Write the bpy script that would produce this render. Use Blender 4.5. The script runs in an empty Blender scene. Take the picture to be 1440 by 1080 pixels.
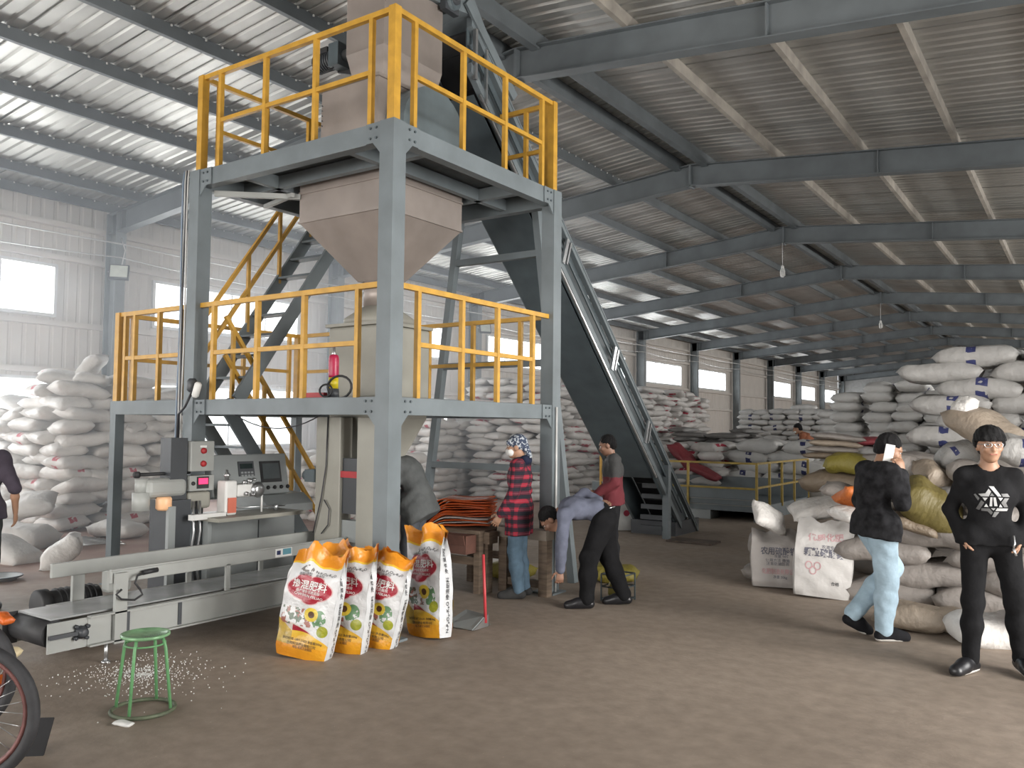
import bpy, math, random
import numpy as np
from mathutils import Vector, Matrix
random.seed(7); np.random.seed(7)
SC = bpy.context.scene
COL = SC.collection
# ------------------------------------------------------------------ camera
YAW, PITCH, ROLL, FPX = math.radians(34.589), math.radians(2.874), math.radians(0.598), 1179.0
_F = Vector((-math.sin(YAW)*math.cos(PITCH), math.cos(YAW)*math.cos(PITCH), math.sin(PITCH)))
_R = Vector((math.cos(YAW), math.sin(YAW), 0)); _U = _R.cross(_F)
_R2 = _R*math.cos(ROLL) + _U*math.sin(ROLL); _U2 = -_R*math.sin(ROLL) + _U*math.cos(ROLL)
cam_d = bpy.data.cameras.new('camera'); cam = bpy.data.objects.new('camera', cam_d); COL.objects.link(cam)
cam.matrix_world = Matrix(((_R2.x, _U2.x, -_F.x, 0), (_R2.y, _U2.y, -_F.y, 0), (_R2.z, _U2.z, -_F.z, 1.7), (0, 0, 0, 1)))
cam_d.sensor_fit = 'HORIZONTAL'; cam_d.sensor_width = 36; cam_d.lens = FPX/1440*36; cam_d.clip_end = 300
SC.camera = cam
# ------------------------------------------------------------------ world, daylight, exposure
SC.view_settings.view_transform = 'Standard'; SC.view_settings.look = 'None'
SC.view_settings.gamma = 1; SC.view_settings.use_curve_mapping = False
SC.view_settings.exposure = 0.0
try:
    SC.cycles.use_denoising = True
    SC.cycles.max_bounces = 8; SC.cycles.diffuse_bounces = 4; SC.cycles.glossy_bounces = 3
    SC.cycles.transparent_max_bounces = 8; SC.cycles.caustics_reflective = False; SC.cycles.caustics_refractive = False
    SC.cycles.sample_clamp_indirect = 6
except Exception:
    pass
w = bpy.data.worlds.new('overcast_sky'); SC.world = w; w.use_nodes = True
bg = w.node_tree.nodes['Background']; bg.inputs[0].default_value = (0.93, 0.97, 1.0, 1); bg.inputs[1].default_value = 3.0
RIDGE_X, WALL_X, RIGHT_X = -6.3, -16.2, 3.6
RAFT_RIDGE, RAFT_EAVE, RDEPTH = 6.39, 5.47, 0.42
BAYS = [15.225 + 6*n for n in range(-4, 10)]          # rafter lines along the hall
Y_FRONT, Y_END = BAYS[0], BAYS[-1]
def area(name, loc, rot, sx, sy, energy, col=(1, 1, 1)):
    l = bpy.data.lights.new(name, 'AREA'); l.shape = 'RECTANGLE'; l.size = sx; l.size_y = sy; l.energy = energy; l.color = col
    o = bpy.data.objects.new(name, l); o.location = loc; o.rotation_euler = rot; COL.objects.link(o); return o
H = math.pi/2
for b in BAYS[:-1]:                                     # daylight outside the left windows, fill through the right wall's assumed ones
    if not 45 < b < 46: area('window_daylight', (WALL_X-0.30, b+2.9, 4.2), (0, -H, 0), 1.0, 4.2, 150 if b < 20 else 230, (0.95, 0.98, 1))
    if b < 20: area('window_daylight', (WALL_X-0.30, b+2.9, 1.85), (0, -H, 0), 1.4, 4.2, 200, (0.95, 0.98, 1))
    area('window_daylight', (RIGHT_X+0.30, b+2.9, 4.2), (0, H, 0), 1.0, 4.2, 60 if b < 12 else 360, (1, 0.97, 0.93))  # right-wall windows are unseen; far bays raised as added fill
area('front_gate_fill', (-7.0, Y_FRONT-0.3, 2.0), (H, 0, 0), 12.0, 3.8, 1250, (1, 0.95, 0.89))  # added fill at the unseen front opening, widened to brighten the left
area('side_gate_daylight', (RIGHT_X+4.5, 4.6, 2.9), (0, H, 0), 5.6, 6.5, 2100, (1, 0.96, 0.91))
# ------------------------------------------------------------------ materials
MATS = {}
def mat(name, col, rough=0.6, metal=0.0, var=0.12, scale=6.0, bump=0.0, bscale=40.0, spec=0.5, col2=None, detail=4, stretch=None, alpha=None):
    if name in MATS: return MATS[name]
    m = bpy.data.materials.new(name); m.use_nodes = True; nt = m.node_tree; N = nt.nodes; L = nt.links
    b = N['Principled BSDF']; b.inputs['Roughness'].default_value = rough; b.inputs['Metallic'].default_value = metal
    b.inputs['Specular IOR Level'].default_value = spec
    tc = N.new('ShaderNodeTexCoord'); src = tc.outputs['Object']
    if stretch:
        mp = N.new('ShaderNodeMapping'); mp.inputs['Scale'].default_value = stretch; L.new(src, mp.inputs[0]); src = mp.outputs[0]
    nz = N.new('ShaderNodeTexNoise'); nz.inputs['Scale'].default_value = scale; nz.inputs['Detail'].default_value = detail
    L.new(src, nz.inputs['Vector'])
    rp = N.new('ShaderNodeValToRGB'); rp.color_ramp.elements[0].position = 0.3; rp.color_ramp.elements[1].position = 0.7
    c2 = col2 or tuple(c*(1-var) for c in col); c1 = col if col2 else tuple(min(1, c*(1+var)) for c in col)
    rp.color_ramp.elements[0].color = (*c2, 1); rp.color_ramp.elements[1].color = (*c1, 1)
    L.new(nz.outputs['Fac'], rp.inputs[0]); L.new(rp.outputs[0], b.inputs['Base Color'])
    if bump:
        n2 = N.new('ShaderNodeTexNoise'); n2.inputs['Scale'].default_value = bscale; n2.inputs['Detail'].default_value = 3
        L.new(src, n2.inputs['Vector'])
        bp = N.new('ShaderNodeBump'); bp.inputs['Strength'].default_value = bump; bp.inputs['Distance'].default_value = 0.02
        L.new(n2.outputs['Fac'], bp.inputs['Height']); L.new(bp.outputs[0], b.inputs['Normal'])
    MATS[name] = m; return m
def emis(name, col, strength):
    m = bpy.data.materials.new(name); m.use_nodes = True; b = m.node_tree.nodes['Principled BSDF']
    b.inputs['Base Color'].default_value = (*col, 1); b.inputs['Emission Color'].default_value = (*col, 1); b.inputs['Emission Strength'].default_value = strength
    MATS[name] = m; return m
STEEL = mat('blue_grey_painted_steel', (0.15, 0.175, 0.187), 0.5, 0.0, 0.14, 3, 0.03, 30)
STEELD = mat('dark_grey_painted_steel', (0.075, 0.095, 0.105), 0.45, 0.0, 0.15, 4, 0.03, 30)
FRAME = mat('grey_painted_building_steel', (0.115, 0.13, 0.138), 0.55, 0.0, 0.18, 2, 0.02, 20)
COLM = mat('pale_grey_column_paint', (0.20, 0.225, 0.235), 0.55, 0.0, 0.15, 2)
PURL_LIT = mat('lit_beige_purlin_steel', (0.34, 0.31, 0.27), 0.6, 0.0, 0.25, 3)  # dusty beige, lightened: light on the right-slope purlins put into the colour
YEL = mat('yellow_rail_paint', (0.52, 0.285, 0.035), 0.45, 0, 0.15, 9, 0.03, 60)
YELD = mat('weathered_yellow_paint', (0.36, 0.25, 0.045), 0.55, 0, 0.25, 8)
HOP = mat('pinkish_brushed_steel', (0.30, 0.26, 0.235), 0.42, 0.35, 0.14, 2.5, 0.02, 25)
CREAM = mat('cream_grey_machine_paint', (0.30, 0.293, 0.255), 0.5, 0, 0.1, 3)
LGREY = mat('light_grey_machine_paint', (0.33, 0.34, 0.325), 0.45, 0, 0.1, 3)
MGREY = mat('mid_grey_cabinet_paint', (0.27, 0.29, 0.29), 0.45, 0, 0.08, 3)
DGREY = mat('dark_charcoal_paint', (0.05, 0.055, 0.062), 0.45, 0, 0.1, 3)
BLACK = mat('black_rubber', (0.018, 0.018, 0.02), 0.6, 0, 0.2, 8)
CHROME = mat('bright_zinc', (0.55, 0.56, 0.57), 0.28, 0.9, 0.1, 10)
REDP = mat('red_paint', (0.36, 0.02, 0.025), 0.45, 0, 0.12, 8)
WHITEP = mat('white_plastic', (0.72, 0.72, 0.70), 0.5, 0, 0.06, 8)
WOOD = mat('grey_brown_timber', (0.17, 0.125, 0.09), 0.75, 0, 0.3, 5, 0.1, 30, stretch=(1, 1, 8))
GREEN = mat('green_stool_paint', (0.135, 0.33, 0.145), 0.4, 0, 0.15, 12)
ORANGE = mat('orange_woven_plastic', (0.62, 0.13, 0.02), 0.45, 0, 0.25, 12, 0.15, 60)
# ------------------------------------------------------------------ mesh builder
class MB:
    def __init__(s): s.v = []; s.f = []; s.sm = []; s.mi = []
    def add(s, verts, faces, smooth=False, mi=0):
        o = len(s.v); s.v += [tuple(p) for p in verts]; s.f += [tuple(i+o for i in f) for f in faces]
        s.sm += [smooth]*len(faces); s.mi += [mi]*len(faces); return s
    def box(s, c, d, R=None, mi=0):
        x, y, z = d[0]/2, d[1]/2, d[2]/2
        P = [Vector((a*x, b*y, e*z)) for a in (-1, 1) for b in (-1, 1) for e in (-1, 1)]
        if R is not None: P = [R @ p for p in P]
        c = Vector(c)
        return s.add([p+c for p in P], [(0, 1, 3, 2), (4, 6, 7, 5), (0, 4, 5, 1), (2, 3, 7, 6), (0, 2, 6, 4), (1, 5, 7, 3)], mi=mi)
    def bb(s, x0, x1, y0, y1, z0, z1, mi=0):
        return s.box(((x0+x1)/2, (y0+y1)/2, (z0+z1)/2), (abs(x1-x0), abs(y1-y0), abs(z1-z0)), mi=mi)
    def bar(s, a, b, w, h=None, up=(0, 0, 1), mi=0):
        a = Vector(a); b = Vector(b); R, l = frame_of(a, b, up)
        return s.box((a+b)/2, (w, h or w, l), R, mi)
    def sect(s, a, b, poly, up=(0, 0, 1), mi=0, caps=True):
        """extrude a 2D section (x across, y along up) from a to b"""
        a = Vector(a); b = Vector(b); R, l = frame_of(a, b, up); n = len(poly)
        V = [a + R @ Vector((x, y, 0)) for x, y in poly] + [b + R @ Vector((x, y, 0)) for x, y in poly]
        F = [(i, (i+1) % n, n+(i+1) % n, n+i) for i in range(n)]
        if caps: F += [tuple(range(n-1, -1, -1)), tuple(range(n, 2*n))]
        return s.add(V, F, mi=mi)
    def ibeam(s, a, b, w, d, t=0.014, up=(0, 0, 1)):
        s.sect(a, b, [(-w/2, -d/2), (w/2, -d/2), (w/2, -d/2+t), (-w/2, -d/2+t)], up)
        s.sect(a, b, [(-w/2, d/2-t), (w/2, d/2-t), (w/2, d/2), (-w/2, d/2)], up)
        return s.sect(a, b, [(-t/2, -d/2+t), (t/2, -d/2+t), (t/2, d/2-t), (-t/2, d/2-t)], up)
    def chan(s, a, b, w, d, t=0.01, up=(0, 0, 1), flip=1):
        f = flip
        P = [(0, -d/2), (f*w, -d/2), (f*w, -d/2+t), (f*t, -d/2+t), (f*t, d/2-t), (f*w, d/2-t), (f*w, d/2), (0, d/2)]
        return s.sect(a, b, P, up)
    def tube(s, pts, r, n=8, closed=False, mi=0):
        pts = [Vector(p) for p in pts]; m = len(pts); rings = []; V = []
        rr = r if isinstance(r, (list, tuple)) else [r]*m
        prev = None
        for i, p in enumerate(pts):
            if closed: t = pts[(i+1) % m] - pts[i-1]
            else: t = pts[min(i+1, m-1)] - pts[max(i-1, 0)]
            t = t.normalized() if t.length > 1e-9 else Vector((0, 0, 1))
            if prev is None: u = t.orthogonal().normalized()
            else:
                u = prev - t*prev.dot(t); u = u.normalized() if u.length > 1e-6 else t.orthogonal().normalized()
            prev = u; q = t.cross(u)
            V += [p + (u*math.cos(2*math.pi*k/n) + q*math.sin(2*math.pi*k/n))*rr[i] for k in range(n)]
        F = []
        for i in range(m if closed else m-1):
            j = (i+1) % m
            F += [(i*n+k, i*n+(k+1) % n, j*n+(k+1) % n, j*n+k) for k in range(n)]
        s.add(V, F, True, mi)
        if not closed:
            o = len(s.v) - len(V)
            s.f += [tuple(o+k for k in range(n-1, -1, -1)), tuple(o+(m-1)*n+k for k in range(n))]; s.sm += [False]*2; s.mi += [mi]*2
        return s
    def cyl(s, a, b, r, n=16, mi=0): return s.tube([a, b], r, n, mi=mi)
    def lathe(s, c, prof, n=20, axis=(0, 0, 1), mi=0):
        c = Vector(c); R = Vector((0, 0, 1)).rotation_difference(Vector(axis)).to_matrix(); V = []; m = len(prof)
        for r, z in prof:
            V += [c + R @ Vector((r*math.cos(2*math.pi*k/n), r*math.sin(2*math.pi*k/n), z)) for k in range(n)]
        F = [(i*n+k, i*n+(k+1) % n, (i+1)*n+(k+1) % n, (i+1)*n+k) for i in range(m-1) for k in range(n)]
        F += [tuple(range(n-1, -1, -1)), tuple((m-1)*n+k for k in range(n))]
        return s.add(V, F, True, mi)
    def frustum(s, r0, r1, mi=0):
        """two rectangles: (x0,x1,y0,y1,z)"""
        def q(r): return [(r[0], r[2], r[4]), (r[1], r[2], r[4]), (r[1], r[3], r[4]), (r[0], r[3], r[4])]
        return s.add(q(r0)+q(r1), [(0, 1, 5, 4), (1, 2, 6, 5), (2, 3, 7, 6), (3, 0, 4, 7), (3, 2, 1, 0), (4, 5, 6, 7)], mi=mi)
    def prism(s, poly, axis, t0, t1, mi=0):
        """poly = 2D points in the two other axes; axis in 'xyz'"""
        def p3(a, b, t): return {'x': (t, a, b), 'y': (a, t, b), 'z': (a, b, t)}[axis]
        n = len(poly)
        V = [p3(a, b, t0) for a, b in poly] + [p3(a, b, t1) for a, b in poly]
        return s.add(V, [(i, (i+1) % n, n+(i+1) % n, n+i) for i in range(n)] + [tuple(range(n-1, -1, -1)), tuple(range(n, 2*n))], mi=mi)
    def mesh(s, name, mats, off=(0, 0, 0)):
        me = bpy.data.meshes.new(name)
        if off != (0, 0, 0): vv = [(x-off[0], y-off[1], z-off[2]) for x, y, z in s.v]
        else: vv = s.v
        me.from_pydata(vv, [], s.f)
        for m in (mats if isinstance(mats, (list, tuple)) else [mats]): me.materials.append(m)
        me.polygons.foreach_set('use_smooth', s.sm); me.polygons.foreach_set('material_index', s.mi)
        import bmesh
        bm = bmesh.new(); bm.from_mesh(me); bmesh.ops.recalc_face_normals(bm, faces=bm.faces); bm.to_mesh(me); bm.free()
        me.update(); return me
    def build(s, name, mats, parent=None):
        off = tuple(parent.location) if parent is not None else (0, 0, 0)
        if parent is not None and parent.parent is not None:
            pp = parent
            off = (0, 0, 0)
            while pp is not None:
                off = tuple(a+b for a, b in zip(off, pp.location)); pp = pp.parent
        return link(name, s.mesh(name, mats, off), parent)
def frame_of(a, b, up):
    z = (b-a); l = z.length; z = z/l; u = Vector(up)
    x = u.cross(z)
    if x.length < 1e-5: x = Vector((1, 0, 0)) if abs(z.x) < .9 else Vector((0, 1, 0)); x = x - z*x.dot(z)
    x.normalize(); y = z.cross(x)
    return Matrix((x, y, z)).transposed(), l
def link(name, me, parent=None, loc=(0, 0, 0), rot=(0, 0, 0)):
    o = bpy.data.objects.new(name, me); COL.objects.link(o); o.parent = parent; o.location = loc; o.rotation_euler = rot; return o
def thing(name, label, cat, loc=(0, 0, 0), rotz=0, group=None):
    o = link(name, None, None, loc, (0, 0, rotz)); tag(o, label, cat, group); return o
def tag(o, label, cat, group=None, kind=None):
    o['label'] = label; o['category'] = cat
    if group: o['group'] = group
    if kind: o['kind'] = kind
    return o
def struct(o): o['kind'] = 'structure'; return o
def bevel(o, w=0.01, seg=2):
    m = o.modifiers.new('bevel', 'BEVEL'); m.width = w; m.segments = seg; m.limit_method = 'ANGLE'; return o
def catenary(a, b, sag, n=10):
    a = Vector(a); b = Vector(b)
    return [a.lerp(b, i/n) - Vector((0, 0, sag*4*(i/n)*(1-i/n))) for i in range(n+1)]
# ------------------------------------------------------------------ floor
def floor_mat():
    m = bpy.data.materials.new('dusty_concrete'); m.use_nodes = True; nt = m.node_tree; N = nt.nodes; L = nt.links; b = N['Principled BSDF']
    tc = N.new('ShaderNodeTexCoord'); P = tc.outputs['Object']
    def noise(sc, d=5):
        n = N.new('ShaderNodeTexNoise'); n.inputs['Scale'].default_value = sc; n.inputs['Detail'].default_value = d; L.new(P, n.inputs['Vector']); return n
    def ramp(src, p0, p1, c0, c1):
        r = N.new('ShaderNodeValToRGB'); e = r.color_ramp.elements; e[0].position = p0; e[1].position = p1; e[0].color = (*c0, 1); e[1].color = (*c1, 1); L.new(src, r.inputs[0]); return r
    def mix(fac, a, bb, mode='MIX'):
        x = N.new('ShaderNodeMix'); x.data_type = 'RGBA'; x.blend_type = mode
        if isinstance(fac, float): x.inputs[0].default_value = fac
        else: L.new(fac, x.inputs[0])
        L.new(a, x.inputs[6]); L.new(bb, x.inputs[7]); return x.outputs[2]
    big = ramp(noise(0.45).outputs[0], .35, .65, (0.25, 0.203, 0.163), (0.335, 0.275, 0.223))
    fine = ramp(noise(9).outputs[0], .3, .7, (0.82, 0.81, 0.80), (1.08, 1.07, 1.06))
    c = mix(1.0, big.outputs[0], fine.outputs[0], 'MULTIPLY')
    speck = ramp(noise(55, 2).outputs[0], .70, .74, (1, 1, 1), (1.35, 1.33, 1.3))
    c = mix(1.0, c, speck.outputs[0], 'MULTIPLY')
    # reddish dust where the sacks are tipped on the far left
    sx = N.new('ShaderNodeSeparateXYZ'); L.new(P, sx.inputs[0])
    mr = N.new('ShaderNodeMapRange'); mr.inputs[1].default_value = -8.4; mr.inputs[2].default_value = -10.0; L.new(sx.outputs[0], mr.inputs[0])
    red = ramp(noise(1.6).outputs[0], .35, .6, (0.28, 0.14, 0.11), (0.38, 0.25, 0.20))
    mm = N.new('ShaderNodeMath'); mm.operation = 'MULTIPLY'; mm.inputs[1].default_value = .75; L.new(mr.outputs[0], mm.inputs[0])
    c = mix(mm.outputs[0], c, red.outputs[0])
    L.new(c, b.inputs['Base Color'])
    rr = ramp(noise(1.2).outputs[0], .3, .7, (.55,)*3, (.8,)*3); L.new(rr.outputs[0], b.inputs['Roughness'])
    bp = N.new('ShaderNodeBump'); bp.inputs['Strength'].default_value = .25; bp.inputs['Distance'].default_value = .01
    L.new(noise(30, 6).outputs[0], bp.inputs['Height']); L.new(bp.outputs[0], b.inputs['Normal']); return m
mb = MB(); mb.add([(WALL_X-.3, Y_FRONT-4, 0), (RIGHT_X+.3, Y_FRONT-4, 0), (RIGHT_X+.3, Y_END+.2, 0), (WALL_X-.3, Y_END+.2, 0)], [(0, 1, 2, 3)])
floor = struct(mb.build('floor', floor_mat()))
# ------------------------------------------------------------------ roof
SHEET = mat('corrugated_aluzinc_sheet', (0.47, 0.465, 0.44), 0.42, 0.7, 0.10, 1.2, 0.02, 12)
WSHEET = mat('pale_corrugated_wall_sheet', (0.60, 0.565, 0.525), 0.5, 0.0, 0.06, 1.5)
def zroof(x, base): return RAFT_RIDGE + base - (RAFT_RIDGE-RAFT_EAVE)*abs(x-RIDGE_X)/(RIDGE_X-WALL_X)
ceiling = struct(link('ceiling', None, None, (0, 0, 0)))
def rib_profile(width, pitch=0.206, amp=0.03):
    P = []; k = int(round(width/pitch))
    for i in range(k):
        o = i*pitch
        P += [(o, 0), (o+pitch*.62, 0), (o+pitch*.72, amp), (o+pitch*.90, amp)]
    P.append((width, 0)); return P
def sheet_mesh(name, width, x0, x1, z0, z1, m):
    P = rib_profile(width); V = []; F = []
    for x, z in ((x0, z0), (x1, z1)): V += [(x, y, z+dz) for y, dz in P]
    n = len(P); F = [(i, i+1, n+i+1, n+i) for i in range(n-1)]
    mb = MB(); mb.add(V, F); return mb.mesh(name, m)
sheetL = sheet_mesh('roof_sheet', 1.03, WALL_X-.4, RIDGE_X, zroof(WALL_X-.4, RDEPTH+.17), zroof(RIDGE_X, RDEPTH+.17), SHEET)
sheetR = sheet_mesh('roof_sheet', 1.03, RIDGE_X, RIGHT_X+.4, zroof(RIDGE_X, RDEPTH+.17), zroof(RIGHT_X+.4, RDEPTH+.17), SHEET)
for i in range(int(Y_END-Y_FRONT)+1):
    for me in (sheetL, sheetR): link('roof_sheet', me, ceiling, (0, Y_FRONT-.3+i*1.0, (i % 2)*.003))
offs = [0.28, 1.65, 3.12, 4.58, 6.02, 7.45, 8.85, 9.82]
for i, o in enumerate(offs):
    for sgn in (-1, 1):
        x = RIDGE_X + sgn*o; z = zroof(x, RDEPTH+.085)
        mb = MB(); d = .17
        mb.sect((x, Y_FRONT, z), (x, Y_END, z), [(-.035, -d/2), (.035, -d/2), (.035, d/2), (-.035, d/2)] if i else [(-.06, -d/2-.05), (.06, -d/2-.05), (.06, d/2), (-.06, d/2)])
        mb.build('purlin', PURL_LIT if sgn > 0 and i else FRAME, ceiling)
# white fixing washers along the left purlins (one joined part)
mb = MB()
for o in offs[1:]:
    x = RIDGE_X - o; z = zroof(x, RDEPTH+.16)
    y = 0.5
    while y < 16:
        mb.lathe((x+.05, y, z-.012), [(.014, -.012), (.014, .012)], 6); y += .25
mb.build('fixing_washer', WHITEP, ceiling)['kind'] = 'stuff'
def rafter(y, near):
    mb = MB(); t = .016; wd = .2
    for x0, x1 in ((WALL_X, RIDGE_X), (RIDGE_X, RIGHT_X)):
        a = Vector((x0, y, zroof(x0, RDEPTH/2))); b = Vector((x1, y, zroof(x1, RDEPTH/2)))
        mb.ibeam(a, b, wd, RDEPTH, t)
    # ridge end plates and stiffeners
    mb.bb(RIDGE_X-.02, RIDGE_X+.02, y-.1, y+.1, RAFT_RIDGE-.03, RAFT_RIDGE+RDEPTH)
    for x in (RIDGE_X-3.2, RIDGE_X+3.4, WALL_X+.45):
        mb.bb(x-.01, x+.01, y-.09, y+.09, zroof(x, .02), zroof(x, RDEPTH-.02))
    return mb.build('rafter', FRAME, ceiling)
for i, y in enumerate(BAYS): rafter(y, i < 6)
# ------------------------------------------------------------------ long walls
def has_win(sgn, b, z0):
    if sgn < 0: return not 3 < b < 4
    return b < 20 if z0 < 2 else not 45 < b < 46
def wall_side(name, x, sgn, wins):
    """sgn=+1: hall lies on the +x side"""
    root = struct(link(name, None, None, (x, 0, 0))); cache = {}
    def sheet(y0, z0, z1):
        k = (z0, z1)
        if k not in cache:
            P = rib_profile(1.0, .25, .012); n = len(P)
            mb = MB(); mb.add([(-sgn*dz, y, z) for z in (z0, z1) for y, dz in P], [(i, i+1, n+i+1, n+i) for i in range(n-1)]); cache[k] = mb.mesh('wall_sheet', WSHEET)
        link('wall_sheet', cache[k], root, (-sgn*.20, y0, 0))
    top = 6.05
    y = Y_FRONT
    while y < Y_END-.01:
        ph = (y-Y_FRONT) % 6.0
        if sgn < 0 and 3.1 < y < 7.9:                    # open side gate
            sheet(y, 4.5, top); y += 1.0; continue
        if 1-.01 <= ph <= 4.01:                         # sheets at the windows
            z = 0
            for a, b in wins:
                if not has_win(sgn, y-ph, a): continue
                sheet(y, z, a); z = b
            sheet(y, z, top)
        else: sheet(y, 0, top)
        y += 1.0
    for z in (1.02, 2.68, 3.58, 4.86, 5.5):            # girts
        mb = MB()
        for ya, yb_ in ((Y_FRONT, Y_END),) if sgn > 0 or z > 4.4 else ((Y_FRONT, 3.2), (8.3, Y_END)): mb.bb(x-sgn*.06, x-sgn*.18, ya, yb_, z-.05, z+.05); mb.build('girt', WSHEET, root)
    for yb in BAYS:
        mb = MB(); mb.ibeam((x+sgn*.12, yb, 0), (x+sgn*.12, yb, RAFT_EAVE+RDEPTH), .22, .36, .016, up=(1, 0, 0)); mb.build('column', COLM, root)
    return root
WINS = [(1.15, 2.55), (3.7, 4.72)]
wall_left = wall_side('wall_left', WALL_X, 1, WINS)
wall_right = wall_side('wall_right', RIGHT_X, -1, WINS[1:])
GLASS = bpy.data.materials.new('window_glass'); GLASS.use_nodes = True
nt = GLASS.node_tree; N = nt.nodes; L = nt.links; N.remove(N['Principled BSDF'])
mx = N.new('ShaderNodeMixShader'); tr = N.new('ShaderNodeBsdfTransparent'); gl = N.new('ShaderNodeBsdfGlossy'); gl.inputs['Roughness'].default_value = .05
mx.inputs[0].default_value = .06; L.new(tr.outputs[0], mx.inputs[1]); L.new(gl.outputs[0], mx.inputs[2]); L.new(mx.outputs[0], N['Material Output'].inputs[0])
ALU = mat('white_window_frame', (0.62, 0.63, 0.63), 0.4, 0.2, 0.05)
wn = 0
for sgn, x, wl in ((1, WALL_X, WINS), (-1, RIGHT_X, WINS[1:])):
    for b in BAYS[:-1]:
        for z0, z1 in wl:
            if not has_win(sgn, b, z0): continue
            wn += 1
            y0, y1 = b+1.0, b+5.0
            root = struct(link('window_%d' % wn, None, None, (x-sgn*.18, (y0+y1)/2, z0)))
            mb = MB(); f = .06
            for a, c in ((z0, z0+f), (z1-f, z1)): mb.bb(x-sgn*.21, x-sgn*.13, y0, y1, a, c)
            for a, c in ((y0, y0+f), (y1-f, y1)): mb.bb(x-sgn*.21, x-sgn*.13, a, c, z0+f, z1-f)
            mb.build('window_frame', ALU, root)
            for k in range(4):
                a = y0+f+k*(y1-y0-2*f)/4; c = y0+f+(k+1)*(y1-y0-2*f)/4
                mb = MB(); mb.bb(x-sgn*.178, x-sgn*.172, a+.015, c-.015, z0+f, z1-f); mb.build('pane', GLASS, root)
                if k: mb = MB(); mb.bb(x-sgn*.195, x-sgn*.155, a-.02, a+.02, z0+f, z1-f); mb.build('mullion', ALU, root)
# end walls
mb = MB(); zt = RAFT_RIDGE+RDEPTH+.2
mb.prism([(WALL_X-.2, 0), (RIGHT_X+.2, 0), (RIGHT_X+.2, 6.0), (RIDGE_X, zt), (WALL_X-.2, 6.0)], 'y', Y_END+.05, Y_END+.15); struct(mb.build('wall_back', mat('grey_end_wall_sheet', (.22, .22, .215), .6)))
mb = MB(); g0, g1, gz = -13.2, -0.8, 4.8
yf = Y_FRONT
mb.bb(WALL_X-.2, g0, yf-.15, yf-.05, 0, 6.0); mb.bb(g1, RIGHT_X+.2, yf-.15, yf-.05, 0, 6.0)
mb.prism([(g0, gz), (g1, gz), (g1, 6.3), (RIDGE_X, zt), (g0, 6.5)], 'y', yf-.15, yf-.05)
struct(mb.build('wall_front', WSHEET))
# small items on the roof and walls
def wire(name, label, pts, r, m, cat='cable', group=None):
    mb = MB(); mb.tube(pts, r, 5); return tag(mb.build(name, m), label, cat, group)
CAB = mat('pale_cable', (0.55, 0.55, 0.54), .5)
DCAB = mat('dark_cable', (0.03, 0.03, 0.035), .5)
pts = []
for a, b in zip(BAYS[1:-1], BAYS[2:]): pts += catenary((WALL_X+.32, a, 4.98), (WALL_X+.32, b, 4.98), .10, 6)[:-1]
wire('wall_cable', 'sagging pale cable strung between the columns of the window wall', pts, .012, CAB)
pts = []
for a, b in zip(BAYS[1:-1], BAYS[2:]): pts += catenary((WALL_X+.34, a, 5.25), (WALL_X+.34, b, 5.25), .03, 6)[:-1]
wire('conduit_pipe', 'thin pale conduit running high along the window wall', pts, .016, CAB, 'pipe')
def floodlight(loc, face, label):
    t = thing('floodlight', label, 'floodlight', loc)
    R = Vector((0, -1, 0)).rotation_difference(Vector(face)).to_matrix()
    R = Matrix.Rotation(math.atan2(face[0], -face[1]), 3, 'Z') @ Matrix.Rotation(-.35, 3, 'X')
    c = Vector(loc)
    mb = MB(); mb.box(c, (.36, .09, .30), R); mb.build('housing', DGREY, t)
    mb = MB(); mb.box(c + R @ Vector((0, -.048, 0)), (.31, .012, .25), R); mb.build('glass_front', mat('floodlight_glass', (.62, .66, .60), .25, 0, .1), t)
    mb = MB(); mb.tube([c+R @ Vector((-.19, 0, 0)), c+R @ Vector((-.19, .14, .1)), c+R @ Vector((.19, .14, .1)), c+R @ Vector((.19, 0, 0))], .012, 6)
    mb.build('bracket', CHROME, t)
    mb = MB(); mb.tube([c+R @ Vector((0, .14, .1)), Vector((WALL_X+.315, loc[1]+.2, loc[2]+.12))], .016, 6); mb.build('wall_arm', CHROME, t)
    mb = MB(); mb.tube([c+R @ Vector((0, .14, .1)), c+Vector((.02, .1, .45)), Vector((WALL_X+.315, loc[1]+.2, loc[2]+.75))], .01, 6); mb.build('lead', CAB, t)
floodlight((WALL_X+.62, 9.02, 4.62), (.8, -.6, 0), 'square floodlight on the leftmost column above the sack stack')
floodlight((WALL_X+.6, 21.1, 4.75), (.8, -.6, 0), 'small floodlight on the column seen behind the tower railing')
def hanging_bulb(y, dz, label):
    t = thing('hanging_lamp', label, 'lamp', (RIDGE_X, y, RAFT_RIDGE-dz))
    mb = MB(); mb.tube([(RIDGE_X, y, RAFT_RIDGE), (RIDGE_X, y, RAFT_RIDGE-dz+.18)], .008, 5); mb.build('cord', CAB, t)
    mb = MB(); mb.lathe((RIDGE_X, y, RAFT_RIDGE-dz), [(.02, .2), (.035, .18), (.04, .12), (.03, .11)], 10); mb.build('lamp_holder', WHITEP, t)
    for k in range(6):
        a = k*math.pi/3; mb = MB()
        x0, y0 = .035*math.cos(a), .035*math.sin(a)
        mb.tube([(RIDGE_X+x0, y+y0, RAFT_RIDGE-dz+.12), (RIDGE_X+x0*1.7, y+y0*1.7, RAFT_RIDGE-dz+.05), (RIDGE_X+x0*1.5, y+y0*1.5, RAFT_RIDGE-dz-.06), (RIDGE_X+x0*.6, y+y0*.6, RAFT_RIDGE-dz-.1)], .009, 5)
        mb.build('bulb_tube', WHITEP, t)
hanging_bulb(BAYS[5]-.15, .78, 'nearest white bulb hanging from the roof ridge on a cord')
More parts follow.
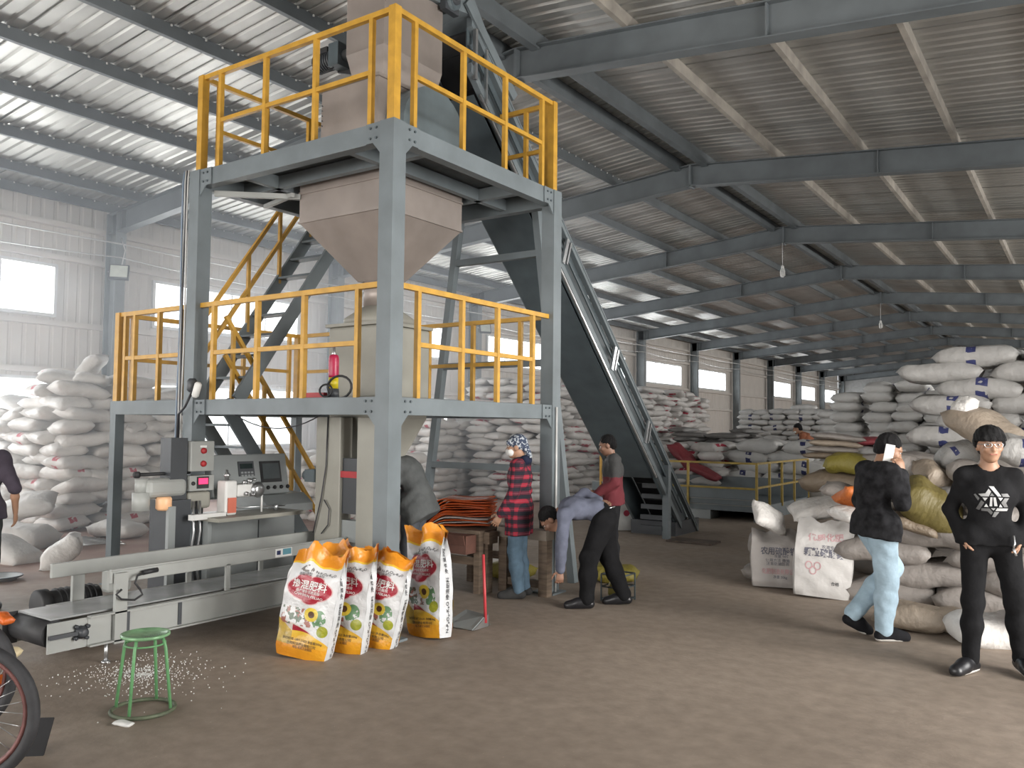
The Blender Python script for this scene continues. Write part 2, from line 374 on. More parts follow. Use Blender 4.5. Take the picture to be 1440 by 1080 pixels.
hanging_bulb(BAYS[7]-.15, .85, 'farther white bulb hanging from the roof ridge, seen smaller')
# ------------------------------------------------------------------ packing tower
AX, AY, BY, CX, DX = -4.61, 4.95, 7.39, -7.15, -8.49
Z2, Z1 = 4.16, 1.92
tower = thing('packing_tower', 'two-level blue-grey steel tower with yellow railings carrying the big hopper', 'platform', (-5.9, 6.2, 0))
def P(mb, name, m, parent=tower): return mb.build(name, m, parent)
cw = .15
for (x, y) in ((AX, AY), (AX, BY), (CX, AY), (CX, BY)):
    mb = MB(); mb.ibeam((x, y, 0.0), (x, y, Z2), cw, cw, .016, up=(0, 1, 0))
    mb.bb(x-cw/2, x-cw/2+.012, y-cw/2+.015, y+cw/2-.015, 0.02, Z2); mb.bb(x+cw/2-.012, x+cw/2, y-cw/2+.015, y+cw/2-.015, .02, Z2)
    mb.bb(x-.13, x+.13, y-.13, y+.13, 0, .018)
    P(mb, 'column', STEEL)
for (x, y) in ((DX, AY), (DX, BY)):
    mb = MB(); mb.bb(x-.05, x+.05, y-.05, y+.05, 0, Z1-.14); mb.bb(x-.09, x+.09, y-.09, y+.09, 0, .012); P(mb, 'leg', STEEL)
def beam(a, b, d, w=.1, m=STEEL, name='beam'):
    mb = MB(); mb.sect(a, b, [(-w/2, -d/2), (w/2, -d/2), (w/2, d/2), (-w/2, d/2)]); return P(mb, name, m)
d2, d1 = .165, .14
z2, z1 = Z2-d2/2, Z1-d1/2
h = cw/2
beam((CX+h, AY, z2), (AX-h, AY, z2), d2); beam((AX, AY+h, z2), (AX, BY-h, z2), d2); beam((CX+h, BY, z2), (AX-h, BY, z2), d2); beam((CX, AY+h, z2), (CX, BY-h, z2), d2)
beam((CX+h, AY, z1), (AX-h, AY, z1), d1); beam((AX, AY+h, z1), (AX, BY-h, z1), d1); beam((CX+h, BY, z1), (AX-h, BY, z1), d1); beam((CX, AY+h, z1), (CX, BY-h, z1), d1)
beam((DX-.06, AY, z1), (CX-h, AY, z1), d1); beam((DX-.06, BY, z1), (CX-h, BY, z1), d1); beam((DX, AY+.05, z1), (DX, BY-.05, z1), d1)
# secondary joists under the upper deck
for x in (-6.6, -5.2): beam((x, AY+.05, z2+.01), (x, BY-.05, z2+.01), .12, .07, STEEL, 'joist')
for y in (5.45, 6.88): beam((CX+.05, y, z2+.01), (AX-.05, y, z2+.01), .12, .07, STEEL, 'joist')
for x in (-6.55, -5.2): beam((x, AY+.05, z1+.01), (x, BY-.05, z1+.01), .1, .06, STEEL, 'joist')
mb = MB(); mb.bar((CX+.08, AY+.1, Z2-.2), (-6.45, 5.6, Z2-.2), .05, .05); P(mb, 'brace', LGREY)
mb = MB(); mb.bar((CX+.1, 5.65, Z2-.2), (-6.45, 5.5, Z2-.2), .04, .04); P(mb, 'brace', LGREY)
# gusset plates with bolts
def gusset(x, y, zc, d, axis, sg):
    mb = MB(); t = .012; L_ = .17; bolts = []
    if axis == 'x':
        yy = y-.052
        mb.prism([(x+sg*h, zc-d/2-.10), (x+sg*h, zc+d/2), (x+sg*(h+L_), zc+d/2), (x+sg*(h+L_), zc-d/2+.0), (x+sg*(h+.09), zc-d/2)], 'y', yy-t, yy)
        for a in (.05, .115):
            for b in (-.045, .04): bolts.append(((x+sg*(h+a), yy-t-.012, zc+b), (x+sg*(h+a), yy-t, zc+b)))
    else:
        xx = x+.052
        mb.prism([(y+sg*h, zc-d/2-.10), (y+sg*h, zc+d/2), (y+sg*(h+L_), zc+d/2), (y+sg*(h+L_), zc-d/2), (y+sg*(h+.09), zc-d/2)], 'x', xx, xx+t)
        for a in (.05, .115):
            for b in (-.045, .04): bolts.append(((xx+t+.012, y+sg*(h+a), zc+b), (xx+t, y+sg*(h+a), zc+b)))
    g = P(mb, 'gusset_plate', STEEL)
    for p, q in bolts: mb = MB(); mb.cyl(p, q, .011, 6); mb.build('bolt', STEELD, g)
for zc, d in ((z2, d2), (z1, d1)):
    gusset(AX, AY, zc, d, 'x', -1); gusset(AX, AY, zc, d, 'y', 1); gusset(AX, BY, zc, d, 'y', -1); gusset(CX, AY, zc, d, 'x', 1)
# decks (checker plate round the machine openings)
DECK = mat('dark_checker_plate', (0.10, 0.11, 0.115), .5, .2, .2, 8, .2, 90)
def deck(rects, z, name='deck_plate'):
    for r in rects:
        mb = MB(); mb.bb(r[0], r[1], r[2], r[3], z-.006, z); P(mb, name, DECK)
hs = .60
deck([(CX, AX, AY, 6.17-hs), (CX, AX, 6.17+hs, BY), (CX, -5.88-hs, 6.17-hs, 6.17+hs), (-5.88+hs, AX, 6.17-hs, 6.17+hs)], Z2+.007)
deck([(CX, AX, AY, 5.78), (CX, AX, 6.56, BY), (CX, -6.27, 5.78, 6.56), (-5.49, AX, 5.78, 6.56), (DX, CX, AY, 5.45), (DX, CX, 7.05, BY), (DX, -8.05, 5.45, 7.05)], Z1+.007)
# railings
def railing(pts_posts, a, b, zbase, hgt, m=YEL, corners=(True, True), mid=True):
    """straight run a->b; posts at given fractions"""
    root = link('railing', None, tower, (0, 0, 0)); root.location = Vector((a[0], a[1], zbase)) - tower.location
    w = .045
    va, vb = Vector((a[0], a[1], 0)), Vector((b[0], b[1], 0))
    def pp(mb, n): return mb.build(n, m, root)
    mb = MB(); zt = zbase+hgt-w/2
    mb.bar((a[0], a[1], zt), (b[0], b[1], zt), w, w); pp(mb, 'top_rail')
    pos = [va + (vb-va)*t for t in pts_posts]
    dv = (vb-va).normalized(); wp = .042
    for p in pos:
        mb = MB(); mb.bar((p.x, p.y, zbase), (p.x, p.y, zt-w/2), wp, wp, up=dv); pp(mb, 'post')
    if mid and len(pos) > 1:
        zm = zbase+hgt*.48; mb = MB(); mb.bar((pos[0].x, pos[0].y, zm), (pos[-1].x, pos[-1].y, zm), .036, .04); pp(mb, 'mid_rail')
    for c, p in zip(corners, (va, vb)):
        if c: mb = MB(); mb.bar((p.x, p.y, zbase), (p.x, p.y, zbase+hgt), .075, .075, up=dv); pp(mb, 'corner_post')
    return root
L2 = AX-CX; W2 = BY-AY
railing([.11, .37, .634, .90], (CX, AY), (AX, AY), Z2, .96, corners=(True, True))
railing([.10, .373, .643, .914], (AX, AY), (AX, BY), Z2, .96, corners=(False, True))
railing([.12, .5, .88], (CX, AY), (CX, BY-.9), Z2, .96, corners=(False, False))
railing([.08, .5, .9], (-5.28, BY), (AX, BY), Z2, .96, corners=(False, False))
HB = .94
railing([.11, .37, .622, .886], (CX, AY), (AX-h, AY), Z1, HB, corners=(False, False))
railing([.09, .225, .57, .88], (DX, AY), (CX-h, AY), Z1, HB, corners=(True, False))
railing([.115, .377, .615, .88], (AX, AY+h), (AX, BY-h), Z1, HB, corners=(False, False))
railing([.1, .35, .6, .85], (CX, BY), (AX, BY), Z1, HB, corners=(False, False))
railing([.06, .35, .65, .94], (DX, AY), (DX, BY), Z1, HB, corners=(False, True))
railing([.1, .5, .9], (DX, BY), (CX, BY), Z1, HB, corners=(False, False))
# ship ladders
def flight(name, x0, x1, y0, z0, y1, zz1, n, rail_sides, railh=.9):
    root = link(name, None, tower, (0, 0, 0)); root.location = Vector((x0, y0, z0)) - tower.location
    for x in (x0, x1):
        mb = MB(); mb.bar((x, y0, z0), (x, y1, zz1), .035, .15, up=(0, 0, 1)); mb.build('stringer', STEEL, root)
    for k in range(1, n):
        t = k/n; y = y0+(y1-y0)*t; z = z0+(zz1-z0)*t
        mb = MB(); mb.bb(min(x0, x1)+.017, max(x0, x1)-.017, y-.075, y+.075, z-.012, z+.012); mb.build('tread', STEELD, root)
    for x in rail_sides:
        for hh, nm in ((railh, 'handrail'), (railh*.55, 'mid_rail')):
            mb = MB(); mb.bar((x, y0, z0+hh), (x, y1, zz1+hh), .04, .04); mb.build(nm, YEL, root)
        for t in (.08, .36, .64, .93):
            y = y0+(y1-y0)*t; z = z0+(zz1-z0)*t
            mb = MB(); mb.bar((x, y, z), (x, y, z+railh), .036, .036, up=(0, 1, 0)); mb.build('post', YEL, root)
flight('upper_stair', -7.9, -7.30, 5.56, Z1+.02, 7.12, Z2, 9, (-7.9,))
flight('lower_stair', -8.0, -7.45, 6.95, .0, 5.5, Z1, 8, (-7.45,))
# cables down the left column
for k in range(4):
    x = CX-.10-.022*k
    mb = MB(); pts = [(x, AY-.07, Z2+.02)] + [(x+.008*math.sin(z*3+k*2), AY-.075-.006*(k % 2), z) for z in np.linspace(Z2-.1, 1.2, 14)]
    mb.tube(pts, .009, 5); P(mb, 'cable', [CAB, DCAB, CAB, mat('blue_grey_cable', (.2, .26, .34), .5)][k])
# conduit up the right column
mb = MB(); mb.tube([(AX+.09, BY-.02, .02), (AX+.09, BY-.02, 1.9)], .012, 6); P(mb, 'conduit', CAB)

# ------------------------------------------------------------------ discharge hopper under the upper deck
HX, HY = -5.88, 6.17
hop = thing('discharge_hopper', 'large pinkish steel hopper with pyramid bottom hanging under the upper deck', 'hopper', (HX, HY, 3.13))
def rect(s, z, sx=None): return (HX-(sx or s), HX+(sx or s), HY-s, HY+s, z)
s0 = .575
mb = MB(); mb.frustum(rect(s0, 3.70), rect(s0, 4.13)); mb.build('upper_band', HOP, hop)
mb = MB(); mb.frustum(rect(.16, 3.13), rect(s0, 3.70)); mb.build('pyramid_bottom', HOP, hop)
mb = MB()
for z, t in ((3.70, .012), (3.99, .014)):
    for a in (-1, 1):
        mb.bar((HX-s0-.006, HY+a*(s0+.006), z), (HX+s0+.006, HY+a*(s0+.006), z), t, .02); mb.bar((HX+a*(s0+.006), HY-s0, z), (HX+a*(s0+.006), HY+s0, z), t, .02)
mb.build('seam_rim', HOP, hop)
mb = MB(); mb.lathe((HX, HY, 3.0), [(.17, -.12), (.17, .13)], 20); mb.build('outlet_collar', HOP, hop)
# ------------------------------------------------------------------ mixer and feed box above the deck
mix = thing('mixing_bin', 'pinkish steel mixing bin with rounded grey drum behind the top railing', 'bin', (HX, HY, Z2+.02))
mb = MB(); mb.frustum((HX-.36, HX+.42, HY-.52, HY+.42, 4.2), (HX-.30, HX+.46, HY-.56, HY+.46, 4.98)); mb.build('bin_body', HOP, mix)
mb = MB()
prof = [(HY-.42 + .92*(i/16) , 0) for i in range(17)]
poly = []
for i in range(17):
    a = math.pi*(1 - i/16); poly.append((HY+.02+.47*math.cos(a), 4.52+.47*math.sin(a)))
poly += [(HY+.47, 4.22), (HY-.43, 4.22)]
mb.prism(poly, 'x', HX+.40, HX+.68); mb.build('drum_end', mat('blue_grey_enamel', (.15, .185, .2), .35, .3, .08), mix)
mb = MB(); mb.bb(HX-.34, HX+.48, HY-.58, HY+.48, 4.965, 4.995); mb.build('flange', HOP, mix)
for k in range(5): mb = MB(); mb.lathe((HX-.34+.07, HY-.583, 4.62+.05*k), [(.006, -.006), (.006, .006)], 6, axis=(0, 1, 0)); mb.build('bolt', DGREY, mix)
for y in (HY-.3, HY+.3):
    mb = MB(); mb.bb(HX-.5, HX+.55, y-.05, y+.05, Z2+.012, 4.2); mb.build('support_foot', STEELD, mix)
fb = thing('feed_box', 'tan steel feed box above the mixing bin at the tower top', 'chute', (HX, HY, 5.0))
mb = MB(); mb.frustum((HX+.02, HX+.40, HY-.44, HY+.30, 5.0), (HX-.04, HX+.46, HY-.50, HY+.36, 5.30)); mb.build('taper', HOP, fb)
mb = MB(); mb.frustum((HX-.04, HX+.46, HY-.50, HY+.36, 5.30), (HX-.04, HX+.46, HY-.50, HY+.36, 6.0)); mb.build('box_body', HOP, fb)
gm = thing('gear_motor', 'small dark gear motor sticking out left of the feed box', 'motor', (HX-.4, HY-.2, 5.46))
mb = MB(); mb.cyl((HX-.78, HY-.2, 5.49), (HX-.50, HY-.2, 5.49), .085, 18); mb.build('motor_body', DGREY, gm)
for k in range(8):
    x = HX-.76+k*.032; mb = MB(); mb.lathe((x, HY-.2, 5.49), [(.085, -.004), (.10, -.003), (.10, .003), (.085, .004)], 18, axis=(1, 0, 0)); mb.build('cooling_fin', DGREY, gm)
mb = MB(); mb.bb(HX-.50, HX-.36, HY-.31, HY-.09, 5.37, 5.61); mb.build('gear_case', STEELD, gm)
mb = MB(); mb.cyl((HX-.36, HY-.2, 5.49), (HX-.04, HY-.2, 5.49), .06, 14); mb.build('shaft_flange', CHROME, gm)
mb = MB(); mb.bb(HX-.70, HX-.60, HY-.24, HY-.14, 5.57, 5.64); mb.build('terminal_box', BLACK, gm)
mb = MB(); mb.tube([(HX-.66, HY-.25, 5.56), (HX-.72, HY-.32, 5.39), (HX-.6, HY-.3, 5.32), (HX-.45, HY-.28, 5.36)], .009, 5); mb.build('cable', DCAB, gm)
mb = MB(); mb.bar((HX-.50, HY-.16, 5.38), (HX-.03, HY-.06, 5.26), .03, .05); mb.build('bracket', BLACK, gm)
# ------------------------------------------------------------------ weigh filler below the hopper
wf = thing('weigh_filler', 'cream bagging machine standing through the lower deck under the hopper', 'machine', (HX, HY, 0))
mb = MB(); mb.frustum(rect(.36, 1.95), rect(.36, 2.66)); bevel(mb.build('weigh_body', CREAM, wf), .03, 3)
mb = MB(); mb.frustum(rect(.38, 2.66), rect(.38, 2.69)); mb.build('body_flange', CREAM, wf)
mb = MB(); mb.lathe((HX, HY, 2.69), [(.36, 0), (.36, .06), (.17, .19)], 24); mb.build('top_cone', CREAM, wf)
mb = MB(); mb.frustum(rect(.11, 1.18), rect(.34, 1.76)); mb.build('weigh_funnel', CREAM, wf)
mb = MB(); mb.frustum(rect(.34, 1.76), rect(.34, 1.95)); mb.build('neck', CREAM, wf)
mb = MB(); mb.lathe((HX, HY, .98), [(.13, 0), (.12, .2)], 20); mb.build('spout', HOP, wf)
for s in (-1, 1):
    mb = MB(); mb.bb(HX+s*.13-.02, HX+s*.13+.02, HY-.16, HY+.16, 1.02, 1.12); mb.build('bag_clamp', REDP, wf)
mb = MB(); mb.bb(-6.17, -5.84, 5.62, 5.78, 0, 1.77); bevel(mb.build('front_post', CREAM, wf), .008)
mb = MB(); mb.bb(-5.62, -5.36, 5.62, 5.78, 0, 1.77); bevel(mb.build('front_post', CREAM, wf), .008)
mb = MB(); mb.bb(-5.84, -5.62, 5.66, 5.75, .86, 1.38); mb.build('display_panel', DGREY, wf)
mb = MB(); mb.bb(-5.84, -5.62, 5.66, 5.75, .60, .80); mb.build('cross_plate', MGREY, wf)
mb = MB(); mb.bb(-5.84, -5.62, 5.63, 5.66, 1.20, 1.26); mb.build('red_valve', REDP, wf)
mb = MB(); mb.tube([(-6.0, 5.61, 1.77), (-6.01, 5.605, 1.3), (-6.06, 5.60, 1.0), (-6.12, 5.60, .8), (-6.16, 5.60, .66)], .007, 5); mb.build('cable', DCAB, wf)
mb = MB(); mb.tube([(-6.02, 5.60, .98), (-5.95, 5.60, .9), (-5.96, 5.60, .75), (-6.05, 5.60, .66)], .006, 5); mb.build('cable', DCAB, wf)
mb = MB(); mb.bb(-6.30, -6.17, 5.60, 5.74, 1.14, 1.26); mb.cyl((-6.36, 5.67, 1.2), (-6.30, 5.67, 1.2), .05, 12); mb.build('valve_block', STEELD, wf)
mb = MB(); mb.tube([(HX+.32, HY-.2, 1.5), (HX+.42, HY-.25, 1.3), (HX+.40, HY-.2, 1.1), (HX+.30, HY-.15, 1.12)], .012, 6); mb.build('air_hose', DCAB, wf)
mb = MB(); mb.cyl((HX+.38, HY-.2, 1.12), (HX+.38, HY-.2, 1.4), .03, 10); mb.build('air_cylinder', REDP, wf)
# air filter on the lower deck
af = thing('air_regulator', 'red and yellow air filter bottle with black hose on the lower deck', 'air filter', (-5.61, 5.3, Z1+.01))
mb = MB(); mb.lathe((-5.61, 5.3, 2.12), [(.042, 0), (.047, .02), (.047, .17), (.04, .2), (.02, .21)], 16); mb.build('bottle', mat('crimson_plastic', (.42, .02, .07), .35), af)
mb = MB(); mb.lathe((-5.61, 5.3, 2.02), [(.044, 0), (.044, .10)], 16); mb.build('yellow_band', mat('yellow_plastic', (.6, .48, .02), .4), af)
mb = MB(); mb.lathe((-5.61, 5.3, 1.93), [(.055, 0), (.05, .09)], 16); mb.build('base', DGREY, af)
mb = MB(); mb.lathe((-5.61, 5.3, 2.32), [(.03, 0), (.012, .03), (.012, .08)], 12); mb.build('cap', CHROME, af)
mb = MB(); mb.tube([(-5.60+.0, 5.25, 1.97)]+[(-5.48+.15*math.cos(a), 5.25, 2.03+.1*math.sin(a)) for a in np.linspace(math.pi, -math.pi/2, 14)], .011, 6); mb.build('hose', BLACK, af)
mb = MB(); mb.tube([(-5.62+.08*math.cos(a), 5.22, 2.0+.055*math.sin(a)) for a in np.linspace(0, 2*math.pi, 16)[:-1]], .009, 6, closed=True); mb.build('hose', BLACK, af)
mb = MB(); mb.bb(-5.95, -5.68, 5.25, 5.4, 1.935, 1.985); mb.build('red_plate', REDP, af)
# joint box hanging on the deck corner
jb = thing('cable_clip', 'bundle of cable fittings clipped at the left tower column on deck level', 'fitting', (CX+.1, AY-.12, 2.05))
mb = MB(); mb.lathe((CX+.14, AY-.13, 1.99), [(.03, 0), (.05, .02), (.05, .10), (.03, .13)], 10); mb.build('socket', DGREY, jb)
mb = MB(); mb.lathe((CX+.20, AY-.14, 1.94), [(.02, 0), (.035, .02), (.035, .13), (.02, .15)], 10, axis=(.4, 0, 1)); mb.build('plug', WHITEP, jb)
mb = MB(); mb.tube([(CX+.14, AY-.13, 1.99), (CX+.05, AY-.14, 1.85), (CX-.08, AY-.12, 1.78), (CX-.13, AY-.09, 1.5)], .012, 6); mb.build('lead', DCAB, jb)
wire('hanging_wire', 'thin dark wire sagging under the lower deck', catenary((-6.75, 5.1, 1.79), (-5.95, 5.5, 1.8), .14), .006, DCAB)
# ------------------------------------------------------------------ inclined conveyor
XR, XL = -5.41, -6.12
SL = .958
def zu(y): return 4.33 - SL*(y-8.77)      # upper edge of the side channel
def zl(y): return 3.69 - SL*(y-8.75)      # lower edge
inc = thing('inclined_conveyor', 'dark grey steel incline conveyor climbing from the floor to the tower top', 'conveyor', (-5.77, 12.5, 0))
def C(mb, n, m): return mb.build(n, m, inc)
ytop, ybot = 6.95, 13.25
# side channels: web recessed between a top and a bottom flange
for x, s in ((XR, 1), (XL, -1)):
    for nm, f0, f1 in (('top_flange', 0.0, .10), ('bottom_flange', .50, .60)):
        mb = MB()
        q = lambda y, o: zu(y)-o
        P4 = [(ytop, q(ytop, f0)), (ybot if nm == 'top_flange' else 12.55, q(ybot if nm == 'top_flange' else 12.55, f0)), (ybot-.02 if nm == 'top_flange' else 12.55, max(.0, q(ybot-.02 if nm == 'top_flange' else 12.55, f1))), (ytop, q(ytop, f1))]
        mb.prism(P4, 'x', x-s*.02, x+s*.05); C(mb, nm, STEEL)
    mb = MB(); mb.prism([(ytop, zu(ytop)-.1), (12.9, zu(12.9)-.1), (12.55, max(0.02, zl(12.55))), (ytop, zl(ytop)+.08)], 'x', x-s*.03, x-s*.015); C(mb, 'side_web', STEELD)
    mb = MB(); mb.bar((x+s*.03, ytop, zu(ytop)-.30), (x+s*.03, 12.6, zu(12.6)-.30), .02, .03); C(mb, 'stiffener', STEELD)
# belly plate
mb = MB(); yb = 11.62
mb.prism([(7.1, zl(7.1)), (yb, zl(yb)), (yb, zl(yb)+.02), (7.1, zl(7.1)+.02)], 'x', XL, XR-.03); C(mb, 'belly_plate', STEELD)
mb = MB(); mb.bar((XR+.052, 7.1, zl(7.1)), (XR+.052, 11.6, zl(11.6)), .02, .03); C(mb, 'edge_trim', CHROME)
mb = MB(); mb.bar((XR+.052, 7.0, zu(7.0)), (XR+.052, 13.2, zu(13.2)), .012, .02); C(mb, 'edge_trim', STEEL)
for y in (8.9, 10.2, 11.25):
    z = zu(y)-.32
    mb = MB(); mb.box((XR+.06, y, z), (.03, .06, .34), Matrix.Rotation(math.radians(-20), 3, 'X')); mb.box((XR+.075, y+.06, z-.02), (.02, .03, .30), Matrix.Rotation(math.radians(-20), 3, 'X'))
    C(mb, 'clamp_bracket', CHROME)
# belt with flights
mb = MB(); mb.prism([(7.0, zu(7.0)-.06), (13.05, zu(13.05)-.06), (13.05, zu(13.05)-.08), (7.0, zu(7.0)-.08)], 'x', XL+.04, XR-.04); C(mb, 'belt', BLACK)
for k in range(20):
    y = 7.15+k*.29
    mb = MB(); mb.bb(XL+.06, XR-.06, y-.012, y+.012, zu(y)-.08, zu(y)+.03); C(mb, 'belt_flight', BLACK)
# tail box and front post
mb = MB(); mb.bb(XL-.03, XR+.03, 12.35, 13.3, 0, .22); C(mb, 'tail_box', DGREY)
mb = MB(); mb.bb(XR-.02, XR+.08, 11.97, 12.07, 0, zl(12.0)+.55); C(mb, 'support_post', STEEL)
for k in range(5):
    mb = MB(); mb.bb(-5.80, XR-.02, 11.95+.02*k, 12.0+.02*k, .12+.16*k, .19+.16*k); C(mb, 'front_slat', DGREY)
# head end with drive drum
mb = MB(); mb.prism([(6.05, 5.95), (6.95, zu(6.95)+.02), (7.35, zu(7.35)+.22), (6.9, 6.42), (6.15, 6.42)], 'x', XL, XR+.03); C(mb, 'head_cover', STEEL)
mb = MB(); mb.cyl((XL-.1, 6.55, 6.05), (XR+.14, 6.55, 6.05), .09, 16); C(mb, 'drive_drum', STEELD)
mb = MB(); mb.bb(XR+.03, XR+.10, 6.44, 6.66, 5.94, 6.16); mb.cyl((XR+.1, 6.55, 6.05), (XR+.17, 6.55, 6.05), .05, 12); C(mb, 'bearing_block', DGREY)
mb = MB(); mb.bar((XR+.06, 6.85, 6.20), (XR+.06, 7.75, 5.45), .03, .12); C(mb, 'guard_strip', STEEL)
mb = MB(); mb.bar((XR+.06, 7.0, 5.95), (XR+.06, 7.0, 5.4), .04, .04, up=(0, 1, 0)); mb.bar((XR+.06, 7.2, 5.8), (XR+.06, 7.2, 5.2), .03, .03, up=(0, 1, 0)); C(mb, 'tension_rod', CHROME)
# trestle
def leg(a, b, nm='trestle_leg', w=.085):
    mb = MB(); mb.bar(a, b, w, w, up=(0, 1, 0)); C(mb, nm, STEEL)
leg((-6.3, 8.0, 4.35), (-6.88, 8.0, 0)); leg((-5.22, 8.0, 4.35), (-4.68, 8.0, 0))
for z in (3.68, 2.42, 1.22):
    t = z/4.35; leg((-6.88+.58*t, 8.0, z), (-4.68-.54*t, 8.0, z), 'cross_bar', .075)
leg((-6.3, 8.0, 4.30), (-5.22, 8.0, 4.30), 'cross_bar', .075)
# ------------------------------------------------------------------ floor bag conveyor
bc = thing('bag_conveyor', 'light grey floor belt conveyor with guide rails running under the tower', 'conveyor', (-6.04, 4.5, 0))
def B(mb, n, m): return mb.build(n, m, bc)
x0, x1, y0, y1 = -6.30, -5.78, 2.95, 6.35
for x, s in ((x1, 1), (x0, -1)):
    mb = MB(); mb.chan((x, y0+.25, .245), (x, y1, .245), .05, .21, .012, flip=-s); B(mb, 'side_frame', LGREY)
    mb = MB(); mb.bb(x-.006, x+.006, y0-.02, y0+.42, .14, .34); B(mb, 'end_plate', LGREY)
    mb = MB(); mb.bar((x+s*.012, y0+.42, .335), (x+s*.012, y1, .335), .025, .012); B(mb, 'trim_strip', CHROME)
mb = MB(); mb.bb(x0+.04, x1-.04, y0+.02, y1, .350, .362); B(mb, 'belt', mat('worn_grey_belt', (.30, .31, .31), .25, 0, .2, 4))
mb = MB(); mb.cyl((x0+.03, y0+.05, .255), (x1-.03, y0+.05, .255), .095, 20); B(mb, 'end_roller', BLACK)
mb = MB(); mb.bb(x0+.02, x0+.03, y0-.08, y0+.02, .14, .36); B(mb, 'roller_guard', BLACK)
mb = MB(); mb.lathe((x1+.012, y0+.2, .25), [(.045, 0), (.045, .02), (.03, .03), (.03, .055), (.015, .06)], 14, axis=(1, 0, 0)); mb.bar((x1+.03, y0-.02, .25), (x1+.03, y0+.2, .25), .03, .025)
for k in range(4):
    a = k*math.pi/2+.7; mb.lathe((x1+.01, y0+.2+.055*math.cos(a), .25+.055*math.sin(a)), [(.014, 0), (.014, .03)], 6, axis=(1, 0, 0))
B(mb, 'bearing', DGREY)
mb = MB(); mb.bb(x1+.008, x1+.03, y0+.44, y0+.55, .12, .36); mb.build('frame_joint', DGREY, bc)
mb = MB(); mb.bb(x1+.008, x1+.02, y0+.95, y0+.98, .16, .34); mb.build('frame_joint', DGREY, bc)
for y in (3.42, 5.9):
    for x, s in ((x1, 1), (x0, -1)):
        mb = MB(); mb.bb(x-.012+s*.03, x+.02+s*.03, y-.045, y+.045, .125, .62); B(mb, 'rail_bracket', LGREY)
        mb = MB(); mb.cyl((x+s*.01, y-.08, 0), (x+s*.01, y-.08, .15), .014, 8); mb.lathe((x+s*.01, y-.08, 0), [(.03, 0), (.03, .01), (.012, .02)], 10); B(mb, 'levelling_foot', CHROME)
for y in (4.35, 5.1):
    for x in (x1, x0):
        mb = MB(); mb.bb(x-.012, x+.012, y-.02, y+.02, .34, .56); B(mb, 'rail_stay', LGREY)
# guide rails
mb = MB(); mb.bb(x1-.02, x1+.012, 3.36, 6.1, .545, .645); mb.bar((x1+.014, 3.36, .64), (x1+.014, 6.1, .64), .02, .015); bevel(B(mb, 'guide_rail', LGREY), .006)
mb = MB(); mb.bb(x0-.012, x0+.02, 3.2, 6.3, .55, .655); bevel(B(mb, 'guide_rail', LGREY), .006)
mb = MB(); mb.bb(x1+.012, x1+.016, 4.82, 5.0, .555, .625); B(mb, 'warning_sticker', WHITEP)
mb = MB(); mb.bb(x1+.015, x1+.018, 4.835, 4.875, .575, .61); B(mb, 'sticker_print', mat('navy_print', (.02, .03, .10), .5))
mb = MB(); mb.bb(x1+.015, x1+.018, 4.90, 4.99, .57, .62); B(mb, 'sticker_print', mat('teal_print', (.10, .26, .32), .5))
# photo sensor with black lead
mb = MB(); mb.cyl((x1+.045, 3.58, .60), (x1+.04, 3.70, .605), .018, 10); B(mb, 'photo_sensor', BLACK)
mb = MB(); mb.tube([(x1+.05, 3.6, .60), (x1+.075, 3.52, .59), (x1+.08, 3.50, .54), (x1+.08, 3.54, .49), (x1+.08, 3.56, .45), (x1+.08, 3.50, .42), (x1+.08, 3.40, .44), (x1+.08, 3.36, .48), (x1+.08, 3.40, .51)], .008, 6); B(mb, 'sensor_lead', BLACK)
# drive motor on the far side
mb = MB(); mb.cyl((x0-.3, 3.30, .30), (x0-.3, 3.72, .30), .10, 18); mb.lathe((x0-.3, 3.30, .3), [(.10, -.05), (.12, -.04), (.12, .03), (.10, .04)], 18, axis=(0, 1, 0)); B(mb, 'drive_motor', BLACK)
for k in range(7):
    mb = MB(); mb.lathe((x0-.3, 3.40+.045*k, .30), [(.10, -.005), (.115, -.004), (.115, .004), (.10, .005)], 18, axis=(0, 1, 0)); B(mb, 'cooling_fin', BLACK)
mb = MB(); mb.bb(x0-.4, x0-.02, 3.35, 3.7, .02, .2); B(mb, 'motor_mount', DGREY)
mb = MB(); mb.bb(x0-.14, x0-.02, 3.66, 3.86, .36, .56); bevel(B(mb, 'reducer', LGREY), .03)
# ------------------------------------------------------------------ sewing unit
sw = thing('bag_sewing_machine', 'bag sewing machine on a dark column with grey control box beside the conveyor', 'sewing machine', (-7.0, 4.6, 0))
def S(mb, n, m): return mb.build(n, m, sw)
mb = MB(); mb.bb(-7.05, -6.80, 4.45, 4.70, 0.02, 1.0); S(mb, 'column', DGREY)
mb = MB(); mb.bb(-6.80, -6.76, 4.45, 4.52, 0.02, .95); S(mb, 'column_strip', MGREY)
mb = MB(); mb.bb(-7.2, -6.7, 4.35, 4.85, 0, .025); S(mb, 'base_plate', DGREY)
mb = MB(); mb.bb(-7.02, -6.86, 4.52, 4.69, 1.0, 1.56); S(mb, 'mast', DGREY)
mb = MB(); mb.bb(-6.97, -6.82, 4.70, 4.95, 1.25, 1.53); cb = bevel(S(mb, 'control_box', LGREY), .008)
for zz in (1.44, 1.32):
    mb = MB(); mb.lathe((-6.82, 4.83, zz), [(.030, 0), (.026, .02), (.012, .025)], 14, axis=(1, 0, 0)); mb.build('push_button', REDP, cb)
mb = MB(); mb.bb(-6.822, -6.818, 4.795, 4.865, 1.47, 1.49); mb.build('button_plate', WHITEP, cb)
mb = MB(); mb.bb(-6.96, -6.83, 4.70, 4.96, 1.07, 1.21); pb = S(mb, 'meter_panel', LGREY)
